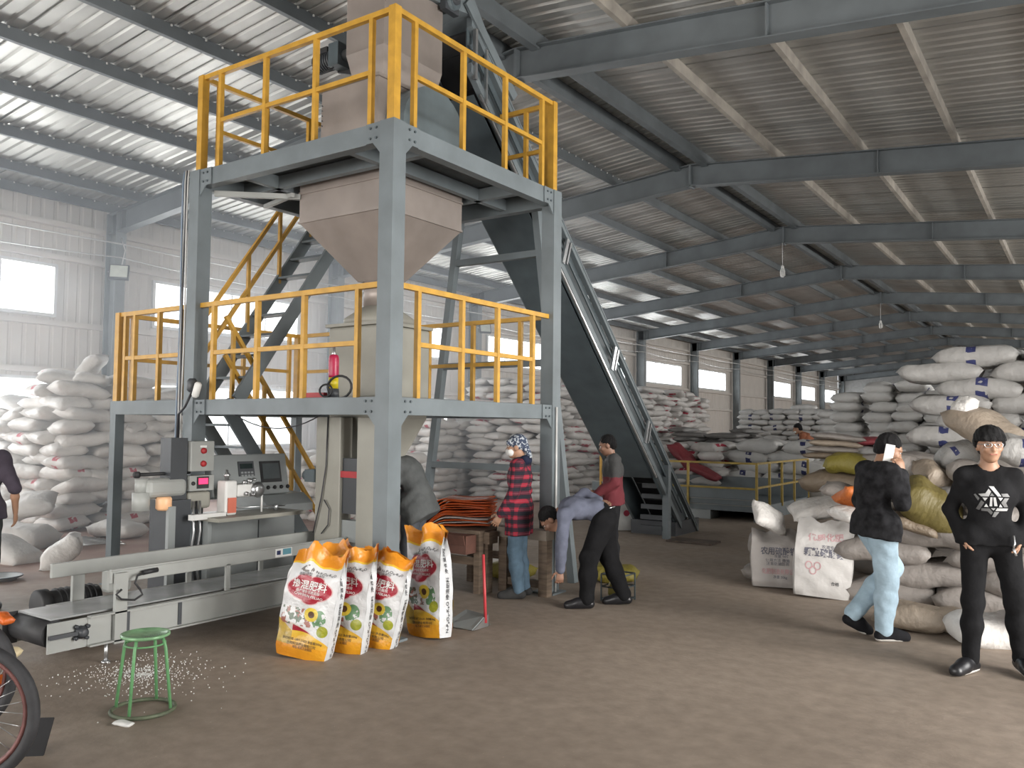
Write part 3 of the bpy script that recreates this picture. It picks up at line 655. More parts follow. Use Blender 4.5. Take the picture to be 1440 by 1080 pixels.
mb = MB(); mb.bb(-6.832, -6.822, 4.775, 4.90, 1.09, 1.20); mb.build('meter_bezel', BLACK, pb)
mb = MB(); mb.bb(-6.823, -6.817, 4.79, 4.885, 1.13, 1.185); mb.build('red_display', emis('red_led', (1.0, .03, .12), 1.6), pb)
mb = MB(); mb.lathe((-6.83, 4.735, 1.14), [(.018, 0), (.018, .012), (.008, .016)], 12, axis=(1, 0, 0)); mb.build('knob', BLACK, pb)
mb = MB(); mb.bb(-7.0, -6.84, 4.28, 4.70, 1.02, 1.20); bevel(S(mb, 'drive_housing', LGREY), .06, 4)
mb = MB(); mb.cyl((-6.92, 4.28, .92), (-6.92, 4.28, 1.08), .075, 18); mb.cyl((-6.92, 4.28, 1.08), (-6.92, 4.28, 1.2), .055, 18); S(mb, 'motor', LGREY)
mb = MB(); mb.cyl((-6.95, 4.22, 1.235), (-6.95, 4.78, 1.235), .016, 8); mb.lathe((-6.95, 4.25, 1.235), [(.03, -.02), (.03, .02)], 10, axis=(0, 1, 0)); S(mb, 'cross_arm', BLACK)
mb = MB(); mb.lathe((-6.84, 4.45, .915), [(.05, 0), (.07, .02), (.07, .10), (.06, .12)], 16); S(mb, 'warning_lamp', mat('peach_lamp_cover', (.85, .50, .28), .4))
mb = MB(); mb.bb(-7.0, -6.85, 4.70, 4.95, .90, 1.06); bevel(S(mb, 'belt_cover', CREAM), .03, 3)
for k in range(3):
    mb = MB(); y = 4.72+.035*k; mb.tube([(-6.80, y, .98), (-6.79, y+.01, .7), (-6.80, y-.02, .45), (-6.80, y+.02, .2), (-6.82, y, .05)], .012, 6); S(mb, 'hose', CHROME if k != 1 else BLACK)
# work table with sewing head
mb = MB(); mb.bb(-6.98, -6.50, 4.78, 5.80, .80, .835); S(mb, 'work_table', CREAM)
mb = MB(); mb.bb(-6.72, -6.66, 4.62, 4.98, .82, .87); S(mb, 'infeed_guide', WHITEP)
mb = MB(); mb.lathe((-6.69, 4.98, .80), [(.03, 0), (.03, .07)], 12); S(mb, 'infeed_roller', BLACK)
mb = MB(); mb.bb(-6.80, -6.66, 4.97, 5.10, .835, 1.16); hd = bevel(S(mb, 'head_column', WHITEP), .02, 3)
mb = MB(); mb.bb(-6.80, -6.66, 5.10, 5.34, 1.0, 1.12); bevel(S(mb, 'head_arm', WHITEP), .02, 3)
mb = MB(); mb.bb(-6.655, -6.645, 4.99, 5.08, .86, 1.0); mb.build('red_guard', mat('coral_guard', (.62, .16, .10), .5), hd)
mb = MB(); mb.lathe((-6.66, 5.33, 1.06), [(.075, 0), (.078, .01), (.06, .02), (.06, .03), (.02, .035)], 18, axis=(1, 0, 0)); hw = S(mb, 'hand_wheel', CHROME)
for k in range(5):
    a = k*2*math.pi/5; mb = MB(); mb.lathe((-6.635, 5.33+.04*math.cos(a), 1.06+.04*math.sin(a)), [(.012, 0), (.012, .004)], 8, axis=(1, 0, 0)); mb.build('wheel_hole', BLACK, hw)
mb = MB(); mb.lathe((-6.73, 5.03, 1.16), [(.02, 0), (.02, .03), (.028, .035), (.028, .06), (.012, .07), (.012, .10)], 12); S(mb, 'oil_cup', CHROME)
for k, (y, z, r) in enumerate(((5.16, 1.14, .02), (5.22, 1.15, .028), (5.27, 1.16, .018), (5.19, 1.03, .02), (5.26, 1.02, .022))):
    mb = MB(); mb.lathe((-6.65, y, z), [(r, 0), (r, .02), (r*.4, .04)], 10, axis=(1, 0, 0)); S(mb, 'tension_disc', CHROME)
mb = MB(); mb.tube([(-6.68, 5.40, .84), (-6.68, 5.40, 1.04)], .01, 6); S(mb, 'thread_guide', WHITEP)
mb = MB(); mb.tube([(-6.7, 5.08, .90), (-6.7, 5.5, .885), (-6.72, 5.72, .88)], .008, 6); S(mb, 'thread_rod', CHROME)
mb = MB(); mb.lathe((-6.68, 5.58, .835), [(.02, 0), (.02, .05), (.01, .07)], 10); S(mb, 'knob', CHROME)
mb = MB(); mb.bb(-6.75, -6.68, 4.80, 4.84, 0.02, .80); mb.bb(-6.95, -6.9, 5.0, 5.04, .02, .80); S(mb, 'table_leg', MGREY)
# ------------------------------------------------------------------ control console
cc = thing('control_console', 'grey control desk with touch screen and upright panel behind the conveyor', 'control desk', (-7.1, 5.6, 0))
def K(mb, n, m): return mb.build(n, m, cc)
mb = MB(); mb.bb(-7.52, -7.00, 5.10, 6.10, .0, .74); bevel(K(mb, 'cabinet', MGREY), .01)
mb = MB(); mb.bb(-7.002, -6.99, 5.62, 5.628, .04, .72); K(mb, 'door_gap', DGREY)
mb = MB(); mb.bb(-7.56, -6.96, 5.06, 6.16, .74, .78); K(mb, 'desk_top', LGREY)
mb = MB(); mb.prism([(-7.5, .78), (-6.90, .78), (-6.90, .86), (-7.05, .96), (-7.5, .98)], 'y', 5.66, 6.26); bevel(K(mb, 'desk_wedge', MGREY), .006)
pz = math.radians(-12); cpt = Vector((-7.08, 5.54, 1.17)); Rp = Matrix.Rotation(pz, 3, 'Y')
def on(dx, dy, dz): return cpt + Rp @ Vector((dx, dy, dz))
mb = MB(); mb.box(cpt, (.12, .93, .42), Rp); bevel(K(mb, 'upright_panel', MGREY), .012)
mb = MB(); mb.box(on(.064, -.06, .06), (.012, .19, .15), Rp); d = K(mb, 'weigh_display', DGREY)
mb = MB(); mb.box(on(.072, -.06, .085), (.006, .15, .05), Rp); mb.build('display_glass', mat('dark_glass', (.02, .03, .03), .1), d)
for i in range(4):
    for j in range(2): mb = MB(); mb.box(on(.072, -.12+.04*i, .02-.03*j), (.006, .028, .018), Rp); mb.build('key', MGREY, d)
mb = MB(); mb.box(on(.064, .24, .02), (.014, .26, .22), Rp); d = K(mb, 'touch_screen', BLACK)
mb = MB(); mb.box(on(.073, .24, .025), (.006, .21, .16), Rp); mb.build('screen_glass', mat('slate_screen', (.10, .115, .12), .12), d)
for k in range(5):
    p = on(.062, .10+.085*k-.0, -.145); mb = MB(); mb.lathe(p, [(.020, 0), (.020, .012), (.012, .024)], 12, axis=Rp @ Vector((1, 0, 0))); K(mb, 'push_button', BLACK)
# ------------------------------------------------------------------ node helper for prints
class NB:
    def __init__(s, name, rough=.5, bump=.15, bscale=25):
        s.m = bpy.data.materials.new(name); s.m.use_nodes = True; s.nt = s.m.node_tree; s.N = s.nt.nodes; s.L = s.nt.links
        s.b = s.N['Principled BSDF']; s.b.inputs['Roughness'].default_value = rough
        tc = s.N.new('ShaderNodeTexCoord'); s.obj = tc.outputs['Object']
        uv = s.N.new('ShaderNodeUVMap'); uv.uv_map = 'UVMap'; sx = s.N.new('ShaderNodeSeparateXYZ'); s.L.new(uv.outputs[0], sx.inputs[0])
        s.u, s.v = sx.outputs[0], sx.outputs[1]; s.uvv = uv.outputs[0]
        if bump:
            n = s.noise(bscale, 4); bp = s.N.new('ShaderNodeBump'); bp.inputs['Strength'].default_value = bump; bp.inputs['Distance'].default_value = .03
            s.L.new(n, bp.inputs['Height']); s.L.new(bp.outputs[0], s.b.inputs['Normal'])
    def noise(s, sc, d=3, vec=None):
        n = s.N.new('ShaderNodeTexNoise'); n.inputs['Scale'].default_value = sc; n.inputs['Detail'].default_value = d; s.L.new(vec or s.obj, n.inputs['Vector']); return n.outputs[0]
    def m2(s, op, a, b=None):
        n = s.N.new('ShaderNodeMath'); n.operation = op
        for i, x in enumerate((a, b)):
            if x is None: continue
            if isinstance(x, (int, float)): n.inputs[i].default_value = x
            else: s.L.new(x, n.inputs[i])
        return n.outputs[0]
    def ell(s, cx, cy, rx, ry):
        a = s.m2('POWER', s.m2('DIVIDE', s.m2('ABSOLUTE', s.m2('SUBTRACT', s.u, cx)), rx), 2); b = s.m2('POWER', s.m2('DIVIDE', s.m2('ABSOLUTE', s.m2('SUBTRACT', s.v, cy)), ry), 2)
        return s.m2('LESS_THAN', s.m2('ADD', a, b), 1.0)
    def rect(s, u0, u1, v0, v1):
        a = s.m2('MULTIPLY', s.m2('GREATER_THAN', s.u, u0), s.m2('LESS_THAN', s.u, u1))
        return s.m2('MULTIPLY', a, s.m2('MULTIPLY', s.m2('GREATER_THAN', s.v, v0), s.m2('LESS_THAN', s.v, v1)))
    def col(s, c):
        n = s.N.new('ShaderNodeRGB'); n.outputs[0].default_value = (*c, 1); return n.outputs[0]
    def mix(s, f, a, b):
        x = s.N.new('ShaderNodeMix'); x.data_type = 'RGBA'
        if isinstance(f, (int, float)): x.inputs[0].default_value = f
        else: s.L.new(f, x.inputs[0])
        s.L.new(a if not isinstance(a, tuple) else s.col(a), x.inputs[6]); s.L.new(b if not isinstance(b, tuple) else s.col(b), x.inputs[7]); return x.outputs[2]
    def out(s, c): s.L.new(c, s.b.inputs['Base Color']); return s.m
def sack_mat(name, c, mark, c2=None, marks=(), thr=.45):
    n = NB(name, .55, .6, 13)
    v = n.noise(5, 4); base = n.mix(v, c, c2 or tuple(x*.72 for x in c))
    at = n.N.new('ShaderNodeAttribute'); at.attribute_name = 'rnd'; on = n.m2('GREATER_THAN', at.outputs['Fac'], thr)
    edge = n.m2('GREATER_THAN', n.noise(14, 2), .40)
    for r in marks: base = n.mix(n.m2('MULTIPLY', on, n.m2('MULTIPLY', edge, n.rect(*r))), base, mark)
    return n.out(base)
WH = (.70, .675, .645)  # whites raised for stacks by the windows, their light put into the colour
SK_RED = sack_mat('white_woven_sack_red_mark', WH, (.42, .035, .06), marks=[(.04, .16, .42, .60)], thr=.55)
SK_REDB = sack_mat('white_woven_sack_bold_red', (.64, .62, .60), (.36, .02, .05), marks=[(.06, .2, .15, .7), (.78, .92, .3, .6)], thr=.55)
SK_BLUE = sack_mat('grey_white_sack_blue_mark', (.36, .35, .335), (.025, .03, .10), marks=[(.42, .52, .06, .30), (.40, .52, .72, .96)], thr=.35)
SK_BLUE_LIT = sack_mat('lit_white_sack_blue_mark', (.62, .615, .60), (.03, .035, .11), marks=[(.42, .52, .06, .30), (.40, .52, .72, .96)], thr=.45)  # brighter copy of the blue-marked sack, far stacks' light put into the colour
SK_PLAIN = sack_mat('dusty_beige_sack', (.29, .262, .24), (.2, .2, .2), thr=2)
SK_GREY = sack_mat('grey_dusty_sack', (.27, .265, .26), (.2, .2, .2), thr=2)
SK_OLIVE = sack_mat('olive_yellow_sack', (.24, .20, .035), (.2, .2, .2), thr=2)
SK_BROWN = sack_mat('brown_sack', (.20, .155, .11), (.2, .2, .2), thr=2)
SK_ORANGE = sack_mat('orange_sack', (.55, .15, .03), (.2, .2, .2), thr=2)
SK_TAN = sack_mat('tan_filled_sack', (.33, .27, .21), (.2, .2, .2), thr=2)
SK_MAROON = sack_mat('maroon_sack', (.24, .04, .05), (.2, .2, .2), thr=2)
from mathutils import noise as MN
def sack_arrays(seed, L=.86, W=.50, Hh=.21, nu=15, nv=9, slump=0.0):
    """pillow-shaped filled sack: top and bottom share the sewn rim"""
    V = []; idx = {}; F = []; UV = []
    rnd = random.Random(seed); ph = [rnd.uniform(0, 6) for _ in range(6)]
    for side in (1, -1):
        for i in range(nu):
            for j in range(nv):
                rim = i in (0, nu-1) or j in (0, nv-1)
                if side == -1 and rim: idx[(side, i, j)] = idx[(1, i, j)]; continue
                u = 2*i/(nu-1)-1; v = 2*j/(nv-1)-1
                # rounder towards the sides, squarer with small ears at the ends
                uu = math.sin(u*math.pi/2)*.25+u*.75; vv = math.sin(v*math.pi/2)*.4+v*.6
                ear = max(0, abs(u)-.78)/.22
                x = uu*L/2*(1 - .05*(1-v*v)*0 + .02*math.sin(3*v+ph[0])) - (1 if u > 0 else -1)*.03*(1-abs(v))*ear
                y = vv*W/2*(1 - .10*abs(u)**3 + .03*math.sin(4*u+ph[1]))
                prof = max(0, 1-abs(u)**3.2)**.55 * max(0, 1-abs(v)**2.6)**.5
                n = MN.noise(Vector((x*5+seed*3.1, y*6, side*2.0)))
                z = side*Hh/2*prof*(1 + .22*n + .10*math.sin(5*u+ph[2])*side)
                if rim: z = .018*math.sin(6*u+ph[3]) + .016*math.sin(5*v+ph[4])
                z -= slump*(u*u)
                idx[(side, i, j)] = len(V); V.append((x, y, z)); UV.append((i/(nu-1), j/(nv-1)))
    for side in (1, -1):
        for i in range(nu-1):
            for j in range(nv-1):
                q = (idx[(side, i, j)], idx[(side, i+1, j)], idx[(side, i+1, j+1)], idx[(side, i, j+1)])
                F.append(q if side == 1 else q[::-1])
    return np.array(V), np.array(F), np.array(UV)
def make_mesh(name, V, F, UV, mats, rnd=None, smooth=True, mi=None):
    me = bpy.data.meshes.new(name); me.from_pydata([tuple(p) for p in V], [], [tuple(int(i) for i in f) for f in F])
    for m in (mats if isinstance(mats, (list, tuple)) else [mats]): me.materials.append(m)
    me.polygons.foreach_set('use_smooth', [smooth]*len(me.polygons))
    if mi is not None: me.polygons.foreach_set('material_index', mi)
    ul = me.uv_layers.new(name='UVMap'); li = np.zeros(len(me.loops), dtype=np.int32); me.loops.foreach_get('vertex_index', li)
    ul.data.foreach_set('uv', np.asarray(UV, dtype=np.float32)[li].ravel())
    if rnd is not None:
        a = me.attributes.new('rnd', 'FLOAT', 'POINT'); a.data.foreach_set('value', np.broadcast_to(np.asarray(rnd, dtype=np.float32), (len(V),)).copy())
    me.update(); return me
SA = [sack_arrays(k, slump=.0+.012*(k % 3)) for k in range(8)]
_sm = {}
def sack_mesh(k, m):
    if (k, m.name) not in _sm: _sm[(k, m.name)] = make_mesh('sack', *SA[k], m, rnd=(k*.37 % 1.0))
    return _sm[(k, m.name)]
def sack(loc, rz=0, tilt=(0, 0), m=SK_PLAIN, label=None, group=None, sc=(1, 1, 1), k=None, name='fertiliser_sack'):
    o = link(name, sack_mesh(random.randrange(8) if k is None else k, m), None, loc, (tilt[0], tilt[1], rz)); o.scale = sc
    tag(o, label, 'sack', group); return o
ORD = ['first', 'second', 'third', 'fourth', 'fifth', 'sixth', 'seventh', 'eighth', 'ninth', 'tenth', 'eleventh', 'twelfth', 'thirteenth', 'fourteenth', 'fifteenth', 'sixteenth', 'seventeenth', 'eighteenth', 'nineteenth', 'twentieth']
def stack(name, label, group, x0, x1, y0, y1, hfun, m, layer=.165, faces='x+y-', stuff=False, jit=.03, z0=0.0, rj=.06, tj=.03, Lk=.86, Wk=.5, thick=1.0, keep_top=2, flat=None):
    rr = random.Random(label); VV = []; FF = []; UU = []; RR = []; off = 0; cnt = 0
    ms = m if isinstance(m, (list, tuple)) else [m]
    k = 0; z = z0
    while z < 4:
        ori = (k % 2) if flat is None else flat
        cx, cy = (Lk, Wk) if ori == 0 else (Wk, Lk)
        nx = max(1, int(round((x1-x0)/cx))); ny = max(1, int(round((y1-y0)/cy))); any_ = False
        sx, sy = (x1-x0)/nx, (y1-y0)/ny
        for i in range(nx):
            for j in range(ny):
                xc = x0+(i+.5)*sx+((k % 2)*.42*sx-.1*sx if flat == 0 else 0); yc = y0+(j+.5)*sy
                hh = hfun(xc, yc)
                if z+layer*.5 > hh: continue
                any_ = True
                vis = ('x+' in faces and i == nx-1) or ('y-' in faces and j == 0) or ('x-' in faces and i == 0)
                top = z+layer*1.5 > hh and ((nx-1-i < keep_top) or (j < keep_top))
                if not (vis or top): continue
                kk = rr.randrange(8); loc = (xc+rr.gauss(0, jit), yc+rr.gauss(0, jit), z+layer*.55+rr.gauss(0, .006))
                rz = (0 if ori == 0 else H) + rr.gauss(0, rj) + (math.pi if rr.random() < .5 else 0)
                tl = (rr.gauss(0, tj), rr.gauss(0, tj))
                sc = ((sx if ori == 0 else sy)/.86*1.03, (sy if ori == 0 else sx)/.5*1.06, layer/.165*.98*thick)
                mm = rr.choice(ms)
                if stuff:
                    V, F, U = SA[kk]
                    M = np.array(Matrix.Translation(loc) @ (Matrix.Rotation(rz, 4, 'Z') @ Matrix.Rotation(tl[0], 4, 'X') @ Matrix.Rotation(tl[1], 4, 'Y')))
                    W_ = (V*np.array(sc)) @ M[:3, :3].T + M[:3, 3]; VV.append(W_); FF.append(F+off); UU.append(U); RR.append(np.full(len(V), rr.random())); off += len(V)
                else:
                    
                    if 'y-' in faces and j == 0: lb = '%s, %s row up, %s from left' % (label, ORD[k], ORD[i])
                    elif 'x+' in faces and i == nx-1: lb = '%s, long side, %s row up, %s from corner' % (label, ORD[k], ORD[j])
                    else: lb = '%s, lying on top, %s from left, %s back' % (label, ORD[i], ORD[j])
                    sack(loc, rz, tl, mm, lb, group, sc, kk, name); cnt += 1
        if not any_: break
        z += layer; k += 1
    if stuff:
        o = link(name, make_mesh(name, np.concatenate(VV), np.concatenate(FF), np.concatenate(UU), ms[0], rnd=np.concatenate(RR)))
        tag(o, label, 'sack stack', None, 'stuff'); return o
    return cnt
def bumpy(h, amp, f=1.3, s=0): return lambda x, y: h + amp*MN.noise(Vector((x*f+s, y*f, s)))
# left wall stack with slumped top
def hA(x, y): return 2.25 + .25*MN.noise(Vector((x*.9, y*.8, 2))) + (.12 if 7.2 < y < 8.2 else 0) - max(0, (-14.6-x)*.25)
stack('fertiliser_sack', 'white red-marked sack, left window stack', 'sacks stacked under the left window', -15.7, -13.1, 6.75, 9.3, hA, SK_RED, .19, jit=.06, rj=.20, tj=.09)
sack((-13.75, 7.5, 2.58), .6, (.1, -.9), SK_RED, 'white sack standing pointed up on top of the left stack', 'sacks stacked under the left window', (.75, .95, 1.2), 2)
sack((-13.9, 7.2, 2.42), 1.1, (.25, .1), SK_RED, 'white sack slumped just below the pointed one on the left stack', None, (1, 1, 1.1), 5)
stack('fertiliser_sack', 'dirty white sack, heap behind control desk', 'low heap behind the control desk', -13.0, -10.6, 10.2, 12.6, bumpy(1.12, .3), SK_RED, .19, jit=.06, rj=.25, tj=.08)
stack('sack_stack', 'stack of white sacks seen behind the tower and trestle', None, -15.6, -12.5, 15.0, 20.5, lambda x, y: 1.9+.3*MN.noise(Vector((x, y*.7, 5)))+(.45 if y > 16.5 else 0), SK_RED, .18, stuff=True, jit=.05, rj=.1)
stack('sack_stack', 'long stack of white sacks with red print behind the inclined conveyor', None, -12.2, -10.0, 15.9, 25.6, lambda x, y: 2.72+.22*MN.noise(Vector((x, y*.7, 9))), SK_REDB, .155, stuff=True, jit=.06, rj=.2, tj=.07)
stack('sack_stack', 'far stack of pale grey sacks below the distant windows', None, -9.6, -5.6, 27.0, 29.5, lambda x, y: 2.35-.10*max(0, x+7.6)+.15*MN.noise(Vector((x, y, 3))), SK_BLUE_LIT, .165, stuff=True)
stack('sack_stack', 'dark grey heap of empty sacks in the middle distance', None, -9.6, -7.6, 21.5, 23.5, bumpy(1.55, .5, .9, 4), SK_GREY, .12, stuff=True, jit=.07, rj=.3)
# right side
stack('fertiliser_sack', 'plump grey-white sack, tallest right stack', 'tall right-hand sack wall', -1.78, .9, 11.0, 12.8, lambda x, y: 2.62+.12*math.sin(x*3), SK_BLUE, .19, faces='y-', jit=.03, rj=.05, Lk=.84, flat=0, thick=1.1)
stack('sack_stack', 'second tall stack of grey-white sacks left of the tallest one', None, -3.55, -1.75, 14.6, 16.2, lambda x, y: 2.42+.15*math.sin(x*4), SK_BLUE_LIT, .165, faces='x+y-', jit=.04, rj=.08, flat=1, stuff=True)
stack('sack_stack', 'third stack of white sacks between the distant pile and the second stack', None, -5.6, -4.0, 21.5, 23.0, lambda x, y: 2.2+.2*math.sin(x*4), SK_BLUE_LIT, .165, faces='x+y-', flat=1, stuff=True)
stack('fertiliser_sack', 'grey-beige sack, low pile behind phoning man', 'low pile behind the phoning man', -2.0, -.25, 8.85, 10.4, lambda x, y: .82+.1*math.sin(x*5), SK_PLAIN, .20, faces='y-', jit=.04, rj=.06, Lk=.88, flat=0, thick=1.08)
stack('sack_stack', 'dusty back rows of sacks in the right-hand pile', None, -2.3, -.2, 10.45, 10.95, lambda x, y: 1.35+.1*math.sin(x*5), [SK_PLAIN], .20, faces='y-', jit=.05, rj=.1, Lk=.88, flat=0, stuff=True)
# sacks by the pit
stack('fertiliser_sack', 'plump white sack, pile behind pit railing', 'pile behind the pit railing', -6.9, -5.0, 18.75, 20.2, lambda x, y: 1.42-.25*max(0, -6.2-x)-.2*max(0, x+5.8), SK_BLUE_LIT, .235, faces='x+y-', jit=.05, rj=.08, flat=0, Lk=.92, thick=1.05)
stack('fertiliser_sack', 'white sack with red print, pile beside incline', 'slumped pile beside the incline', -9.2, -6.95, 18.4, 20.0, lambda x, y: 1.25+.3*MN.noise(Vector((x*1.3, y, 7))), SK_REDB, .19, faces='x+y-', jit=.07, rj=.2)
# loose sacks on the right pile
SK_OLIVD = sack_mat('dull_olive_sack', (.15, .12, .035), (.2, .2, .2), thr=2)
sack((-1.30, 8.98, .98), .35, (.25, .5), SK_OLIVD, 'dull olive sack slumped on the pile between the two men', None, (.72, 1.15, 1.9), 1)
sack((-1.42, 8.92, .80), .2, (.1, .30), SK_BROWN, 'brown sack edge under the dull olive sack', None, (.5, .9, .6), 5)
sack((-2.40, 10.6, 1.30), .1, (.05, .0), SK_OLIVE, 'olive yellow sack in the pile behind the back of the phoning man', None, (.62, 1, 1.2), 3)
sack((-2.55, 10.7, 1.06), .0, (0, 0), SK_BROWN, 'brown sack under the olive yellow one', None, (1.0, 1.1, 1.3), 4)
sack((-1.97, 9.0, 1.00), .5, (-.35, .35), SK_ORANGE, 'orange sack leaning on the pile left of the phoning man', None, (.42, .8, .7), 6)
sack((-2.22, 10.98, 1.56), .1, (.02, .05), SK_MAROON, 'flat maroon sack on the back rows beside the head of the phoning man', None, (.55, 1, .5), 2)
sack((-2.12, 10.9, 1.44), .0, (.02, 0), SK_GREY, 'dark grey flat sack under the maroon one', None, (.7, 1, .7), 5)
for k in range(4):
    sack((-2.62+.02*k, 10.75, 1.38+.075*k), .1*k, (0, .03*k), [SK_BROWN, SK_PLAIN, SK_TAN, SK_PLAIN][k], 'flat empty sack in the folded pile left of the maroon sack, %s from below' % ORD[k], 'folded pile left of the maroon sack', (.75, 1, .42), k)
sack((-.86, 9.62, 1.72), -.5, (.1, .5), SK_TAN, 'tan half-full sack draped behind the head of the man in black', None, (.85, 1.05, 1.4), 0)
sack((-1.05, 9.62, 1.93), .9, (.3, -.9), SK_RED, 'open pale mouth of the draped tan sack', None, (.30, .42, .9), 3)
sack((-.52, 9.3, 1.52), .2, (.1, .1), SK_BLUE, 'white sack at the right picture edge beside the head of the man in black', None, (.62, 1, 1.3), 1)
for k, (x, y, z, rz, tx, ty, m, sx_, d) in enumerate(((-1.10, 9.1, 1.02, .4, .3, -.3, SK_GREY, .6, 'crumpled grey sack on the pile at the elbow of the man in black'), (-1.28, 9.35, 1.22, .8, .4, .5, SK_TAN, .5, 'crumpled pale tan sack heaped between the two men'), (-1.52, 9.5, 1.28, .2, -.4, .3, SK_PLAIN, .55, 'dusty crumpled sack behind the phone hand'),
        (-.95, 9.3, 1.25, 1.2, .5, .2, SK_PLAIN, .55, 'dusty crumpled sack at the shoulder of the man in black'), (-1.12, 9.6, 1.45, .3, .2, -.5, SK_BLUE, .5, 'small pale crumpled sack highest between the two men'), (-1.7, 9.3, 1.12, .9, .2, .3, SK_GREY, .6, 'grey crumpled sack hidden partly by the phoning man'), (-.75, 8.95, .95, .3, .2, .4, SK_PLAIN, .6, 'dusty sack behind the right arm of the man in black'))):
    sack((x, y, z), rz, (tx, ty), m, d, None, (sx_, .75, 1.2), k)
sack((-1.98, 9.0, .84), 1.1, (.2, .1), SK_RED, 'empty white sack thrown over the left end of the low pile', None, (.6, .7, .7), 4)
sack((-1.30, 7.98, .10), .1, (0, 0), SK_TAN, 'tan sack lying flat on the floor behind the front foot of the phoning man', None, (.72, .95, 1.05), 3)
sack((-.95, 8.02, .10), -.3, (0, 0), SK_TAN, 'second tan sack on the floor just right of the first', None, (.62, .9, .9), 6)
sack((-.70, 7.80, .11), .5, (.1, 0), SK_RED, 'crumpled white sack on the floor behind the legs of the man in black', None, (.7, .95, 1.2), 1)
sack((-.42, 8.0, .12), .9, (.1, 0), SK_PLAIN, 'beige sack on the floor right of the crumpled white one', None, (.7, .9, 1.2), 2)
sack((-.25, 7.75, .36), .4, (.2, .3), SK_MAROON, 'red-brown netted sack at the right picture edge', None, (.6, .9, 1.5), 5)
sack((-7.75, 18.25, 1.05), -.1, (.2, .75), SK_MAROON, 'dark red sack sliding down the slumped pile beside the incline', None, (1.0, .9, 1.0), 2)
sack((-7.25, 18.2, .72), .1, (.1, .4), SK_MAROON, 'second dark red sack lying below the sliding one', None, (1.0, .9, .9), 4)
# loose sacks at left
sack((-12.0, 5.6, .16), .5, (.05, .1), SK_RED, 'big white sack slumped on the floor before the left stack', None, (1.25, 1.2, 1.6), 1)
sack((-12.7, 6.0, .45), .9, (.35, -.3), SK_RED, 'grey-white sack leaning on the left stack behind the big slumped one', None, (1.1, 1.1, 1.4), 2)
sack((-10.9, 5.0, .13), .2, (-.05, .25), SK_RED, 'white sack lying on the reddish floor near the left picture edge', None, (1.1, 1, 1.3), 3)
sack((-11.9, 7.0, .12), .2, (.0, .0), SK_RED, 'flat white sack on the wire tray at the foot of the left stack', None, (1.0, 1, 1.2), 4)
sack((-9.9, 5.15, .17), 1.0, (.1, -.75), SK_RED, 'peaked white sack just behind the conveyor guide rail', None, (.62, .8, 1.3), 6)
wr = thing('wire_tray', 'flat wire tray lying on the floor before the left stack', 'tray', (-11.5, 6.3, 0))
for k in range(9):
    mb = MB(); mb.tube([(-12.0+.11*k, 6.0, .05), (-11.9+.11*k, 6.55, .05)], .012, 5); mb.build('wire', CHROME, wr)
for y in (6.0, 6.55):
    mb = MB(); mb.tube([(-12.05+(y-6)*.2, y, .03), (-11.05+(y-6)*.2, y, .03)], .014, 5); mb.build('rim', CHROME, wr)
# ------------------------------------------------------------------ upright printed bags
def text2d(s, bold=0.0):
    c = bpy.data.curves.new('t', 'FONT'); c.body = s; c.size = 1; c.align_x = 'CENTER'; c.align_y = 'CENTER'; c.offset = bold; c.resolution_u = 2
    o = bpy.data.objects.new('t', c); COL.objects.link(o); dg = bpy.context.evaluated_depsgraph_get(); dg.update()
    me = o.evaluated_get(dg).to_mesh(); V = np.zeros(len(me.vertices)*3); me.vertices.foreach_get('co', V); V = V.reshape(-1, 3)[:, :2]
    F = [tuple(p.vertices) for p in me.polygons]; o.evaluated_get(dg).to_mesh_clear(); bpy.data.objects.remove(o); bpy.data.curves.remove(c); return V, F
def bag_fn(W, D, Hh, seed, top='tuck', lean=0.0, squash=.9):
    rnd = random.Random(seed); ph = [rnd.uniform(0, 6) for _ in range(8)]
    def dep(v):
        pts = [(0, .80), (.08, .98), (.3, 1.0), (.55, .95), (.75, .72), (.86, .38), (.93, .20), (1.0, .26)]
        for (a, p), (b, q) in zip(pts, pts[1:]):
            if v <= b: t = (v-a)/(b-a); return (p+(q-p)*t)*D/2
        return pts[-1][1]*D/2
    def f(side, u, v):
        w = W/2*(1 - .03*math.cos(v*6) + .05*max(0, v-.8)/.2 - .05*max(0, .08-v)/.08); d = dep(v)
        g = max(0, (v-.55)/.45)
        if side in 'FB':
            x = (2*u-1)*w; y = d*(.72+.28*(1-(2*u-1)**2)); y = -y if side == 'F' else y
        else:
            sg = 1 if side == 'R' else -1
            t = 2*u-1; x = sg*(w + .05*D*(1-t*t)*(1-g) - .55*D*g*(1-abs(t))); y = t*d*.72*sg*1.0 if False else t*d*.72
        z = v*Hh
        if v > .72: z += (v-.72)/.28*(.035*math.sin(4.5*x/W*2+ph[0]) + .020*math.sin(19*x/W+ph[1]) - .03*abs(math.sin(5*x/W+ph[5]))) * Hh/.8; y += (v-.72)/.28*(.05*math.sin(5*x/W*2+ph[2])+.02*math.sin(13*x/W+ph[6])) + lean*(v-.72)**2*6; x += (v-.72)**2*.6*math.sin(ph[7])*.6
        n = MN.noise(Vector((x*9+ph[3], y*9, z*8))); y += (.012 if side in 'F' else -.012 if side == 'B' else 0)*n*1.3; x += (.010 if side == 'R' else -.010 if side == 'L' else .003)*n
        # long shallow creases down the panel
        if side == 'F': y += .004*math.sin(z*38+x*20+ph[4])*(.4+v)
        return Vector((x, y, max(z, 0.0)))
    return f
